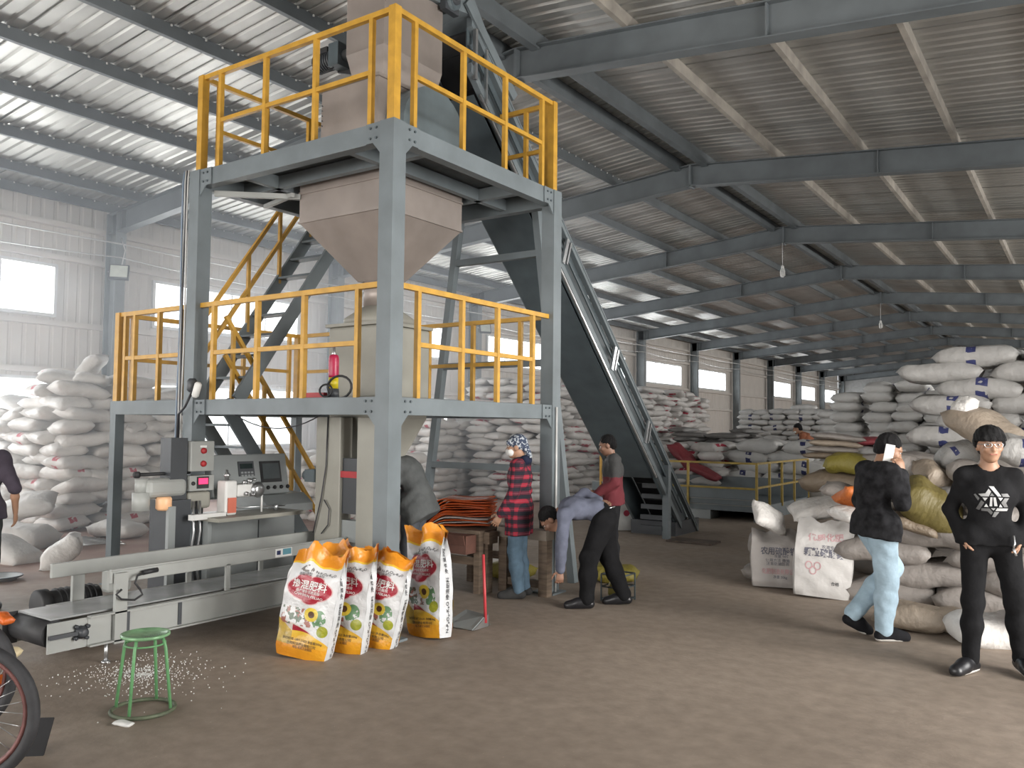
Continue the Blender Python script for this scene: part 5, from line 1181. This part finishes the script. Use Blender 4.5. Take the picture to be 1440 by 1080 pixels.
def bobj(name, parts, parent, smooth=True):
    """parts = list of (V, F, material); one mesh"""
    VV, FF, MI, ms, off = [], [], [], [], 0
    for V, F, m in parts:
        if m not in ms: ms.append(m)
        VV.append(V); FF.append(F+off); MI += [ms.index(m)]*len(F); off += len(V)
    me = bpy.data.meshes.new(name); me.from_pydata(np.concatenate(VV).tolist(), [], np.concatenate(FF).tolist())
    for m in ms: me.materials.append(m)
    me.polygons.foreach_set('use_smooth', [smooth]*len(me.polygons)); me.polygons.foreach_set('material_index', MI); me.update()
    o = link(name, me, parent); md = o.modifiers.new('smooth', 'SMOOTH'); md.factor = .5; md.iterations = 3; return o
def unit(v): v = np.array(v, float); return v/(np.linalg.norm(v)+1e-12)
def rotm(yaw, pitch, roll=0): return np.array(Matrix.Rotation(yaw, 3, 'Z') @ Matrix.Rotation(pitch, 3, 'X') @ Matrix.Rotation(roll, 3, 'Y'))
def hand_prims(w, d, nrm, side, curl=.5, sc=1.0, spread=.06):
    """wrist, finger direction, palm normal, thumb side vector sign"""
    w, d, nrm = np.array(w, float), unit(d), unit(nrm); nrm = unit(nrm-d*(nrm@d)); s = np.cross(d, nrm)*side
    P_ = [cone(w-d*.02*sc, w+d*.01*sc, .026*sc, .025*sc, nrm, .8), cone(w+d*.012*sc, w+d*.072*sc, .030*sc, .036*sc, nrm, .45), cone(w+d*.045*sc+s*.012*sc, w+d*.078*sc+s*.02*sc, .022*sc, .02*sc, nrm, .5), cone(w+d*.045*sc-s*.012*sc, w+d*.074*sc-s*.022*sc, .022*sc, .019*sc, nrm, .5)]
    for i, (o, L_) in enumerate(((.031, .072), (.011, .082), (-.010, .076), (-.030, .060))):
        p = w+d*.085*sc+s*o*sc; a = s*(o*spread/.03); ang = 0; r = .0088*sc
        for j, f in enumerate((.45, .32, .23)):
            ang += curl*(.55, 1.0, .8)[j]; q = p+(unit(d*math.cos(ang)+nrm*math.sin(ang)+a))*L_*f*sc; P_.append(cone(p, q, r, r*.9)); p = q; r *= .92
    p = w+d*.02*sc+s*.028*sc; dirs = [unit(d*.55+s*.75+nrm*.25), unit(d*.85+s*.35+nrm*.35), unit(d*.9+s*.05+nrm*.45)]
    for j, L_ in enumerate((.040, .034, .027)):
        q = p+dirs[j]*L_*sc; P_.append(cone(p, q, (.0125, .0105, .0095)[j]*sc, (.0105, .0095, .0085)[j]*sc)); p = q
    return P_
SKIN = mat('tan_skin', (.34, .19, .12), .5, 0, .06, 12); SKIND = mat('darker_tan_skin', (.25, .135, .09), .5, 0, .06, 12)
LIP = mat('lip_skin', (.34, .13, .10), .45, 0, .05); EYEW = mat('eye_white', (.55, .52, .50), .3, 0, .02); EYED = mat('eye_dark', (.015, .012, .01), .2, 0, .02)
HAIR = mat('black_hair', (.007, .0065, .007), .6, 0, .4, 60, .6, 180, spec=.2); BROW = HAIR
def cloth(name, c, var=.2, c2=None, scale=9): return mat(name, c, .9, 0, var, scale, .45, 14, col2=c2, spec=.12)
def plaid():
    n = NB('red_black_plaid', .85, .3, 18); sx = n.N.new('ShaderNodeSeparateXYZ'); n.L.new(n.obj, sx.inputs[0])
    def st(ax, f, o=0): return n.m2('GREATER_THAN', n.m2('FRACT', n.m2('ADD', n.m2('MULTIPLY', ax, f), o)), .5)
    xy = n.m2('ADD', sx.outputs[0], sx.outputs[1]); h_, v_ = st(sx.outputs[2], 12), st(xy, 12)
    c = n.mix(h_, (.30, .016, .035), (.045, .010, .022)); c2 = n.mix(h_, (.075, .010, .022), (.008, .008, .016)); c = n.mix(v_, c, c2)
    ln = n.m2('GREATER_THAN', n.m2('FRACT', n.m2('ADD', n.m2('MULTIPLY', sx.outputs[2], 12), .72)), .93); c = n.mix(n.m2('MULTIPLY', ln, .35), c, (.42, .10, .14)); return n.out(c)
def two_tone(name, top, low, z):
    n = NB(name, .85, .3, 16); sx = n.N.new('ShaderNodeSeparateXYZ'); n.L.new(n.obj, sx.inputs[0])
    f = n.m2('GREATER_THAN', n.m2('ADD', sx.outputs[2], n.m2('MULTIPLY', n.noise(14), .03)), z); return n.out(n.mix(f, low, top))
def scarf_mat():
    n = NB('blue_white_headscarf', .8, .2, 20); m_ = n.m2('GREATER_THAN', n.noise(38, 3), .53); return n.out(n.mix(m_, (.035, .05, .09), (.42, .45, .48)))
BASE = dict(hipL=(-.095, 0, .90), hipR=(.095, 0, .90), kneeL=(-.10, .02, .49), kneeR=(.10, .02, .49), ankL=(-.10, -.03, .085), ankR=(.10, -.03, .085), toeL=(-.12, .14, .03), toeR=(.12, .14, .03),
            pelvis=(0, -.01, .95), waist=(0, 0, 1.06), chest=(0, .0, 1.26), neck=(0, -.015, 1.44), shL=(-.175, -.01, 1.39), shR=(.175, -.01, 1.39), elL=(-.225, -.04, 1.12), elR=(.225, -.04, 1.12), wrL=(-.235, .03, .88), wrR=(.235, .03, .88), head=(0, .025, 1.585))
def person(name, label, loc, yaw, pose, scale=1.0, head=(0, 0), top=None, bottom=None, shoe=None, hem=.86, hands=(('L', None), ('R', None)), bulk=1.0, loose=1.0, legw=1.0, hair='short', skin=SKIN, res=.012, sleeve=.96, extras=None, sole=None, fat=0.0):
    J = {k: V3(*v) for k, v in {**BASE, **pose}.items()}
    root = thing('person', label, 'person', loc, yaw); root.scale = (scale,)*3
    ua = np.array((1.0, 0, 0))
    up_t = unit(J['neck']-J['pelvis']); sx = unit(J['shR']-J['shL']); fw = unit(np.cross(up_t, sx)); hx = unit(J['hipR']-J['hipL'])
    ft = lambda v: fw
    Rh = rotm(head[0], head[1], head[2] if len(head) > 2 else 0); hc = J['head']; hp = lambda x, y, z: hc+Rh@np.array((x, y, z))
    # --- skin figure
    torso = [cone(J['pelvis']-hx*.05, J['pelvis']+hx*.05, .105, .105, fw, .82), cone(J['pelvis'], J['waist'], .118, .112, fw, .72), cone(J['waist'], J['chest'], .115, .142, fw, .68), cone(J['chest']-sx*.05, J['chest']+sx*.05, .118, .118, fw, .72),
             cone(J['chest'], J['neck']-up_t*.05, .125, .075, fw, .7), cone(J['shL'], J['neck']-up_t*.035-sx*.04, .058, .055), cone(J['shR'], J['neck']-up_t*.035+sx*.04, .058, .055)]
    limbs = []
    for s in 'LR':
        limbs += [cone(J['sh'+s], J['el'+s], .046, .032), cone(J['el'+s], J['el'+s]+(J['wr'+s]-J['el'+s])*.35, .033, .035), cone(J['el'+s]+(J['wr'+s]-J['el'+s])*.35, J['wr'+s], .035, .025),
                  cone(J['hip'+s], J['knee'+s], .086, .055), cone(J['knee'+s], J['knee'+s]+(J['ank'+s]-J['knee'+s])*.35, .054, .058), cone(J['knee'+s]+(J['ank'+s]-J['knee'+s])*.35, J['ank'+s], .058, .036), cone(J['ank'+s], J['toe'+s], .036, .03)]
    neckp = [cone(J['neck']-up_t*.04, hp(0, -.02, -.06), .058, .052)]
    V, F = blob(torso+limbs+neckp, res, .025); parts = [(V, F, skin)]
    hd = [ello(hp(0, -.012, .035), (.076, .096, .088), Rh), ello(hp(0, .022, -.03), (.064, .074, .085), Rh), ello(hp(0, .05, -.085), (.036, .036, .03), Rh), cone(hp(0, .088, .01), hp(0, .104, -.022), .009, .014), ello(hp(0, .078, .034), (.055, .02, .014), Rh),
          ello(hp(-.036, .072, -.02), (.024, .022, .022), Rh), ello(hp(.036, .072, -.02), (.024, .022, .022), Rh), ello(hp(0, .082, -.052), (.024, .018, .016), Rh),
          ello(hp(-.077, -.005, -.005), (.012, .022, .033), Rh), ello(hp(.077, -.005, -.005), (.012, .022, .033), Rh), cone(hp(0, -.02, -.05), J['neck'], .05, .055)]
    V, F = blob(hd, .006, .018); parts.append((V, F, skin))
    for sx_ in (-1, 1):
        V, F = blob([ello(hp(sx_*.032, .083, .012), (.014, .008, .007), Rh)], .003, .005); parts.append((V, F, EYEW))
        V, F = blob([ello(hp(sx_*.032, .090, .012), (.006, .004, .006), Rh)], .002, .004); parts.append((V, F, EYED))
        V, F = blob([cone(hp(sx_*.016, .094, .033), hp(sx_*.048, .084, .036), .0045, .0035)], .003, .004); parts.append((V, F, BROW))
    V, F = blob([cone(hp(-.02, .096, -.055), hp(.02, .096, -.055), .006, .006)], .003, .004); parts.append((V, F, LIP))
    for s, hs in hands:
        if hs is None: d = unit(J['wr'+s]-J['el'+s]); nr = -sx if s == 'R' else sx; hs = dict(d=d, n=nr, curl=.35)
        if hs == 'none': continue
        V, F = blob(hand_prims(J['wr'+s], hs['d'], hs['n'], hs.get('side', 1 if s == 'R' else -1), hs.get('curl', .4), hs.get('sc', 1.0)), .0045, .008); parts.append((V, F, skin))
    bobj('body', parts, root)
    # --- clothes
    L_ = loose; tb = bulk
    gt = [cone(J['pelvis']-hx*.05, J['pelvis']+hx*.05, .122*tb+fat, .122*tb+fat, fw, .84), cone(J['pelvis']-up_t*.10, J['pelvis'], .14*tb, .135*tb+fat, fw, .80), cone(J['pelvis'], J['waist'], .136*tb+fat, .132*tb+fat, fw, .78), cone(J['waist'], J['chest'], .134*tb+fat, .158*tb, fw, .74), cone(J['chest']-sx*.05, J['chest']+sx*.05, .134*tb, .134*tb, fw, .76),
          cone(J['chest'], J['neck']-up_t*.05, .14*tb, .084, fw, .74), cone(J['shL'], J['neck']-up_t*.03-sx*.045, .064*tb, .058), cone(J['shR'], J['neck']-up_t*.03+sx*.045, .064*tb, .058)]
    hl_ = hem-.95
    for s in ('LR' if up_t[2] > .6 else ''):               # skirt of the garment over the hips down to the hem
        b_ = J['hip'+s]+up_t*(.02); gt += [cone(b_, b_+up_t*(hl_+.01), .124*max(legw, 1)*tb**.5+fat, .128*max(legw, 1)*tb**.5+fat)]
    arms = []
    for s in 'LR':
        e = J['el'+s]; wv = e+(J['wr'+s]-e)*sleeve
        arms += [cone(J['sh'+s], e, .060*L_, .052*L_)] + ([cone(e, wv, .055*L_, .042*L_)] if sleeve > .1 else [])
    ph = sum(map(ord, label)) % 7
    def cut_hem(X, G): return np.maximum(G, -(((X-J['pelvis'])@up_t)-hl_))
    def cut_top(X, G):
        f = .004*np.sin(X[..., 2]*22+X[..., 0]*31+X[..., 1]*17+ph)*np.sin(X[..., 0]*15-X[..., 2]*9+X[..., 1]*27+ph)+.002*np.sin(X[..., 2]*55+X[..., 1]*48-X[..., 0]*33)
        return np.maximum(G+f, .070-np.sqrt(((X-(J['neck']+up_t*.03+fw*.015))**2).sum(-1)))   # neckline
    V, F = blob(gt, res, .045, cut_top, arms, cut_hem); bobj('shirt', [(V, F, top)], root)
    gb = [cone(J['pelvis']-hx*.055, J['pelvis']+hx*.055, .118+fat, .118+fat, fw, .84), cone(J['pelvis'], J['waist']-up_t*.05, .122+fat, .118+fat, fw, .78)]
    for s in 'LR':
        a = J['ank'+s]; k_ = J['knee'+s]; aa = a+(k_-a)*.03
        gb += [cone(J['hip'+s], k_, .104*legw, .076*legw), cone(k_, k_+(a-k_)*.4, .076*legw, .074*legw), cone(k_+(a-k_)*.4, aa, .074*legw, .060*legw)]
    def cut_b(X, G):
        return G+.0035*np.sin(X[..., 2]*19+X[..., 1]*34+X[..., 0]*21+ph)*np.sin(X[..., 0]*26-X[..., 2]*14)+.0025*np.sin(X[..., 2]*44+X[..., 0]*38+X[..., 1]*30)*np.sin(X[..., 2]*7+ph)
    V, F = blob(gb, res, .04, cut_b); bobj('trousers', [(V, F, bottom)], root)
    for s in 'LR':
        a, t = J['ank'+s], J['toe'+s]; d = unit((t-a)*np.array((1, 1, 0))+1e-6); heel = a-d*.035
        dn = unit(t-np.array((a[0], a[1], t[2])))
        low = np.array((0, 0, -1.0)); hl = np.array((heel[0], heel[1], heel[2]-.035)); 
        sp = [cone(hl, t, .045, .042), cone(a, (a+t)/2, .048, .046), cone((a+t)/2, t, .05, .042)]
        zf = min(hl[2], t[2])-.03
        V, F = blob(sp, .008, .02, lambda X, G: np.maximum(G, -(X[..., 2]-max(zf, .0)))); pr = [(V, F, shoe)]
        if sole:
            V, F = blob([cone(hl, t, .049, .046)], .008, .02, lambda X, G: np.maximum(np.maximum(G, -(X[..., 2]-max(zf, 0.0))), (X[..., 2]-max(zf, 0)-.024-(t[2]-hl[2])*0))); pr.append((V, F, sole))
        bobj('shoe', pr, root)
    if hair:
        hr = [ello(hp(0, -.022, .045), (.086, .100, .094), Rh), ello(hp(0, -.06, -.005), (.072, .06, .075), Rh)]
        if hair == 'bowl': hr += [ello(hp(0, .0, .052), (.100, .112, .098), Rh), ello(hp(-.07, .0, .02), (.026, .06, .045), Rh), ello(hp(.07, .0, .02), (.026, .06, .045), Rh), cone(hp(-.055, .082, .052), hp(.055, .082, .052), .028, .028)]
        zc = {'short': .048, 'bowl': .034, 'full': .040}[hair if hair in ('short', 'bowl', 'full') else 'short']
        def cut_h(X, G):
            q = (X-hc)@Rh; face = np.maximum(np.maximum(.0-q[..., 1]+.012, q[..., 2]-zc), -9)     # in front of the ears and below the hairline
            G = G+.004*np.sin(q[..., 0]*140)*np.sin(q[..., 1]*110+q[..., 2]*90)
            return np.maximum(np.maximum(G, -face), -(q[..., 2]+.07))
        V, F = blob(hr, .006, .02, cut_h); bobj('hair', [(V, F, HAIR)], root)
    if extras: extras(root, J, hp, Rh)
    return root
CAMR = math.atan2(.568, .823)          # heading of the picture's right
def heading(ang_from_right): return CAMR + math.radians(ang_from_right) - H   # local +Y looks along this world angle
BLK = cloth('black_knit', (.012, .012, .013)); BLKP = cloth('black_trousers', (.011, .011, .012)); BSH = mat('black_shoe', (.012, .012, .014), .35, 0, .2); SOLE = mat('white_sole', (.55, .53, .5), .6, 0, .1)
# 1 --- man in black sweater, hands in pockets
def ex_black(root, J, hp, Rh):
    # glasses
    mb = MB()
    for s in (-1, 1):
        mb.tube([tuple(hp(s*.034+.024*math.cos(t), .103, .010+.018*math.sin(t))) for t in np.linspace(0, 2*math.pi, 17)[:-1]], .0022, 5, closed=True)
        mb.tube([tuple(hp(s*.058, .102, .014)), tuple(hp(s*.080, .04, .014)), tuple(hp(s*.082, -.01, .008))], .002, 5)
    mb.tube([tuple(hp(-.010, .104, .014)), tuple(hp(.010, .104, .014))], .002, 5); link('glasses', mb.mesh('glasses', CHROME), root)
    # chest emblem, laid on the sweater
    top = [o for o in root.children if o.name.startswith('shirt')][0]; bpy.context.view_layer.update()
    dg = bpy.context.evaluated_depsgraph_get(); te = top.evaluated_get(dg)
    def onto(x, z):
        ok, p, n, i = te.ray_cast(Vector((x, .6, z)), Vector((0, -1, 0)))
        return (p + Vector((0, .004, 0))) if ok else Vector((x, .13, z))
    cx, cz, S_ = -.005, 1.215, .00038
    # pixel outlines of the bars, in emblem units around its centre (650,490)
    polys = [([(605, 225), (685, 225), (805, 405), (745, 405)], 0), ([(435, 370), (545, 355), (600, 270), (640, 320), (600, 410), (480, 415)], 1), ([(360, 385), (390, 370), (455, 450), (430, 495)], 3), ([(480, 485), (530, 525), (450, 670), (395, 650)], 3),
             ([(800, 355), (905, 350), (945, 410), (825, 410)], 2), ([(855, 435), (930, 435), (880, 520), (915, 600), (850, 600), (800, 520)], 2), ([(735, 620), (920, 625), (900, 670), (705, 675)], 1), ([(480, 635), (610, 630), (665, 700), (635, 745), (585, 685), (480, 680)], 3), ([(690, 690), (770, 690), (700, 785), (650, 780)], 2),
             ([(625, 425), (660, 425), (655, 590), (612, 590)], 0), ([(672, 425), (712, 425), (740, 585), (690, 585)], 0), ([(500, 435), (585, 435), (540, 495)], 0), ([(750, 425), (830, 430), (790, 490)], 0), ([(560, 545), (595, 605), (525, 605)], 0), ([(785, 540), (822, 602), (765, 602)], 0), ([(650, 345), (690, 400), (620, 400)], 2), ([(635, 625), (710, 625), (675, 665)], 1)]
    tones = [mat('emblem_silver', (.50, .50, .50), .5, 0, .05), mat('emblem_pale_grey', (.35, .35, .35), .5, 0, .05), mat('emblem_grey', (.17, .17, .17), .5, 0, .05), mat('emblem_dark_grey', (.085, .085, .085), .5, 0, .05)]
    V = []; F = []; MI = []
    for pl, t in polys:
        cxp = sum(p[0] for p in pl)/len(pl); czp = sum(p[1] for p in pl)/len(pl)
        # subdivide each outline as a fan with mid ring so that it follows the chest
        ring = []
        for a, b in zip(pl, pl[1:]+pl[:1]): ring += [a, ((a[0]+b[0])/2, (a[1]+b[1])/2)]
        mid = [((p[0]+cxp)/2, (p[1]+czp)/2) for p in ring]; o = len(V); n_ = len(ring)
        for p in ring+mid+[(cxp, czp)]: V.append(tuple(onto(cx-(p[0]-650)*S_, cz-(p[1]-490)*S_)))
        for i in range(n_):
            j = (i+1) % n_; F.append((o+i, o+j, o+n_+j, o+n_+i)); F.append((o+n_+i, o+n_+j, o+2*n_)); MI += [t, t]
    me = bpy.data.meshes.new('chest_emblem'); me.from_pydata(V, [], F); me.polygons.foreach_set('material_index', MI)
    for t in tones: me.materials.append(t)
    link('chest_emblem', me, root)
    mb = MB(); mb.tube([(-.13, .135, .985), (-.135, .145, .93), (-.125, .15, .90)], .006, 6); mb.tube([(-.125, .15, .90), (-.14, .15, .85)], .009, 6); link('key_ring', mb.mesh('key_ring', CHROME), root)
SKULLY = cloth('grey_sleeve', (.035, .037, .042))
pose = dict(hipL=(-.095, 0, .92), hipR=(.095, 0, .92), kneeR=(.115, .035, .50), ankR=(.135, .03, .085), toeR=(.235, .175, .035), kneeL=(-.15, -.01, .51), ankL=(-.19, -.10, .10), toeL=(-.24, .08, .035),
            shL=(-.152, -.01, 1.375), shR=(.152, -.01, 1.375), elL=(-.245, -.08, 1.13), elR=(.24, -.08, 1.13), wrL=(-.185, .055, .945), wrR=(.18, .055, .945), head=(-.005, .03, 1.595))
person('person', 'man in black sweater with silver star emblem, hands in pockets, facing the camera', (-.60, 6.84, 0), heading(-114), pose, 1.0, (.16, -.02), BLK, BLKP, BSH, .90, hands=(('L', dict(d=(.42, -.12, -1), n=(1, 0, 0), curl=.12, sc=.92)), ('R', dict(d=(-.42, -.12, -1), n=(-1, 0, 0), curl=.12, sc=.92))), hair='bowl', res=.009, sleeve=.94, extras=ex_black, sole=SOLE, legw=.92, bulk=.96, loose=.95)
# 2 --- man phoning
def ex_phone(root, J, hp, Rh):
    R3 = Matrix(Rh.tolist()); c = Vector(hp(.100, .000, -.03).tolist()); Rr = R3 @ Matrix.Rotation(.25, 3, 'X')
    mb = MB(); mb.box(c, (.010, .072, .15), Rr); o = link('phone', mb.mesh('phone', WHITEP), root); bevel(o, .006, 2)
    mb = MB(); mb.tube([tuple(J['pelvis']+V3(.02, .15, .03)), tuple(J['pelvis']+V3(.03, .165, -.06)), tuple(J['pelvis']+V3(.04, .16, -.09))], .012, 6); link('jacket_tie', mb.mesh('jacket_tie', cloth('navy_tie', (.01, .012, .02))), root)
    mb = MB(); mb.tube([tuple(J['neck']+V3(.05, .03, .02)), tuple(J['neck']+V3(.075, .075, -.05)), tuple(J['neck']+V3(.06, .105, -.10))], .012, 6); link('white_collar', mb.mesh('white_collar', WHITEP), root)
JEAN = cloth('light_blue_denim', (.34, .45, .53), .18); JACK = cloth('black_patterned_jacket', (.020, .020, .022), .6, scale=14)
pose = dict(pelvis=(0, -.02, .95), waist=(0, -.02, 1.06), chest=(0, -.01, 1.25), neck=(0, .05, 1.42), shL=(-.18, .02, 1.36), shR=(.18, .02, 1.36), head=(.0, .125, 1.535), kneeR=(.10, .03, .49), ankR=(.10, .0, .085), toeR=(.10, .18, .03),
            kneeL=(-.10, .20, .55), ankL=(-.10, -.16, .17), toeL=(-.10, -.02, .04), elR=(.235, .09, 1.12), wrR=(.185, .125, 1.355), elL=(-.23, .0, 1.10), wrL=(-.16, .08, .95))
person('person', 'man in black jacket and pale jeans phoning, seen from the side', (-1.47, 7.42, 0), heading(8), pose, 1.0, (-.42, -.45), JACK, JEAN, cloth('black_canvas_shoe', (.014, .014, .016)), .82, hands=(('R', dict(d=(-.25, -.12, 1), n=(-1, -.1, 0), curl=.75, side=1)), ('L', dict(d=(.3, -.1, -1), n=(1, 0, 0), curl=.15, sc=.9))), hair='full', res=.009, loose=1.18, bulk=1.10, legw=1.14, extras=ex_phone, sole=SOLE)
# 3 --- woman in plaid
def ex_scarf(root, J, hp, Rh):
    sc = [ello(hp(0, -.02, .048), (.090, .106, .094), Rh), cone(hp(-.05, .075, .052), hp(.05, .075, .052), .03, .03), ello(hp(0, -.09, -.01), (.05, .04, .05), Rh), cone(hp(.02, -.115, .0), hp(.05, -.13, -.10), .022, .03), cone(hp(-.02, -.115, .0), hp(-.02, -.13, -.10), .022, .028)]
    V, F = blob(sc, .006, .02, lambda X, G: np.maximum(G, -np.maximum(.02-((X-hc_)@Rh)[..., 1], ((X-hc_)@Rh)[..., 2]-.036))) if False else blob(sc, .006, .02)
    bobj('headscarf', [(V, F, scarf_mat())], root)
    V, F = blob([ello(hp(0, .055, -.045), (.070, .062, .056), Rh)], .006, .01); bobj('face_mask', [(V, F, WHITEP)], root)
    V, F = blob([cone(J['neck']+V3(-.06, -.05, 0), J['neck']+V3(.06, -.05, 0), .055, .055), cone(J['neck']+V3(.07, .02, -.01), J['neck']+V3(-.07, .02, -.01), .045, .045)], .009, .02); bobj('hood', [(V, F, cloth('navy_hood', (.02, .025, .05)))], root)
pose = dict(ankL=(-.10, -.02, .085), ankR=(.10, -.05, .085), toeL=(-.11, .16, .03), toeR=(.12, .12, .03), elR=(.21, -.03, 1.10), wrR=(.21, .07, .85), elL=(-.21, .02, 1.11), wrL=(-.19, .16, .88), head=(0, .04, 1.575))
person('person', 'woman in red and black plaid shirt, headscarf and face mask beside the tower column', (-4.72, 7.0, 0), heading(168), pose, .945, (.12, -.06), plaid(), cloth('mid_blue_denim', (.11, .17, .23), .2), cloth('grey_shoe', (.05, .05, .05)), .66, hair=None, res=.011, loose=1.15, bulk=1.10, extras=ex_scarf)
# 4 --- man bending down
def ex_bend(root, J, hp, Rh):
    mb = MB(); c = J['wrL']; mb.tube([(-.10, -.10, .99), (-.02, -.155, 1.0), (.06, -.145, .98)], .006, 6); link('belt_chain', mb.mesh('belt_chain', CHROME), root)
pose = dict(pelvis=(0, -.06, .88), waist=(0, .05, .965), chest=(0, .24, .975), neck=(0, .39, .93), shL=(-.18, .34, .925), shR=(.18, .34, .925), head=(0, .49, .855), hipL=(-.095, -.05, .86), hipR=(.095, -.05, .86), kneeL=(-.10, .10, .50), kneeR=(.12, -.10, .48), ankL=(-.10, .12, .085), toeL=(-.10, .30, .03), ankR=(.14, -.26, .09), toeR=(.16, -.08, .03),
            elL=(-.20, .37, .64), wrL=(-.16, .38, .38), elR=(.25, .15, 1.10), wrR=(.11, .00, 1.04))
person('person', 'man in blue-grey shirt and black trousers bending down to the floor', (-3.86, 7.08, 0), heading(175), pose, .95, (.1, -1.0), cloth('blue_grey_shirt', (.125, .135, .18), .15), BLKP, BSH, .93, hands=(('L', dict(d=(0, .05, -1), n=(1, .2, 0), curl=.7)), ('R', dict(d=(-.7, -.5, -.1), n=(0, -.3, -1), curl=.4))), hair='full', res=.011, loose=1.15, legw=1.18, skin=SKIND, extras=ex_bend)
# 5 --- man in grey and red sweater
pose = dict(neck=(0, .02, 1.43), head=(0, .07, 1.56), elR=(.22, -.02, 1.12), wrR=(.19, .17, .97), elL=(-.22, -.02, 1.12), wrL=(-.17, .2, .98), toeL=(-.12, .15, .03))
person('person', 'man in grey and dark red sweater standing beyond the bending man', (-4.62, 8.80, 0), heading(176), pose, .95, (.0, -.32), two_tone('grey_red_sweater', (.05, .05, .05), (.145, .022, .03), 1.20), cloth('charcoal_trousers', (.022, .022, .024)), BSH, .84, hair='full', res=.011, bulk=1.12, loose=1.2, skin=SKIND)
# 6 --- worker in grey behind the front column
pose = dict(pelvis=(0, -.08, .92), waist=(0, -.03, 1.05), chest=(0, .07, 1.22), neck=(0, .19, 1.34), shL=(-.19, .15, 1.30), shR=(.19, .15, 1.30), head=(0, .29, 1.45), elR=(.25, .14, 1.02), wrR=(.21, .36, .90), elL=(-.25, .14, 1.02), wrL=(-.2, .38, .92))
person('person', 'worker in loose grey jacket leaning forward, mostly hidden by the front tower column', (-5.60, 6.42, 0), heading(165), pose, 1.0, (.1, -.3), cloth('loose_grey_jacket', (.10, .105, .105), .15), cloth('grey_trousers', (.07, .075, .085)), BSH, .80, hair='short', res=.012, bulk=1.18, loose=1.25)
# 7 --- far person among the sacks
pose = dict(pelvis=(0, -.05, .93), waist=(0, .02, 1.05), chest=(0, .12, 1.22), neck=(0, .25, 1.36), shL=(-.18, .21, 1.31), shR=(.18, .21, 1.31), head=(0, .36, 1.46), elL=(-.22, .25, 1.05), elR=(.22, .25, 1.05), wrL=(-.18, .42, .92), wrR=(.18, .42, .92))
def ex_mask(root, J, hp, Rh):
    V, F = blob([ello(hp(0, .062, -.045), (.062, .045, .05), Rh)], .008, .01); bobj('face_mask', [(V, F, WHITEP)], root)
person('person', 'distant worker in orange and beige top bending among the sacks', (-5.50, 20.75, .24), heading(150), pose, 1.0, (.2, -.3), two_tone('orange_beige_top', (.28, .10, .05), (.36, .29, .22), 1.16), BLKP, BSH, .86, hair='full', res=.014, bulk=1.1, extras=ex_mask)
# 8 --- person cut by the left picture edge
pose = dict(elR=(.30, -.03, 1.12), wrR=(.28, .06, .9), elL=(-.28, -.03, 1.12))
person('person', 'person in dark plum T-shirt cut off by the left picture edge', (-8.16, 3.50, 0), heading(100), pose, .98, (0, 0), cloth('dark_plum_tshirt', (.055, .045, .06)), cloth('dark_camouflage_trousers', (.035, .04, .04), .5, scale=18), BSH, .84, hair='short', res=.013, sleeve=.02, bulk=1.12, loose=1.15)

sack((-5.50, 20.8, .12), .2, (0, 0), SK_PLAIN, 'flat sack under the feet of the distant worker', None, (1.1, 1.3, 1.15), 3)
# ------------------------------------------------------------------ haze volume standing in for window glare and dust
hz = bpy.data.materials.new('hazy_air'); hz.use_nodes = True; nt = hz.node_tree; nt.nodes.remove(nt.nodes['Principled BSDF'])
vs = nt.nodes.new('ShaderNodeVolumeScatter'); vs.inputs['Density'].default_value = .034; vs.inputs['Anisotropy'].default_value = .45; vs.inputs['Color'].default_value = (.86, .92, 1, 1)
nt.links.new(vs.outputs[0], nt.nodes['Material Output'].inputs['Volume'])
mb = MB(); mb.bb(WALL_X-.1, -7.5, 1.0, 17.0, .001, 7.4)
tag(mb.build('glare_dust_haze', hz), 'thin haze of window glare and dust by the left windows', 'haze', kind='stuff')
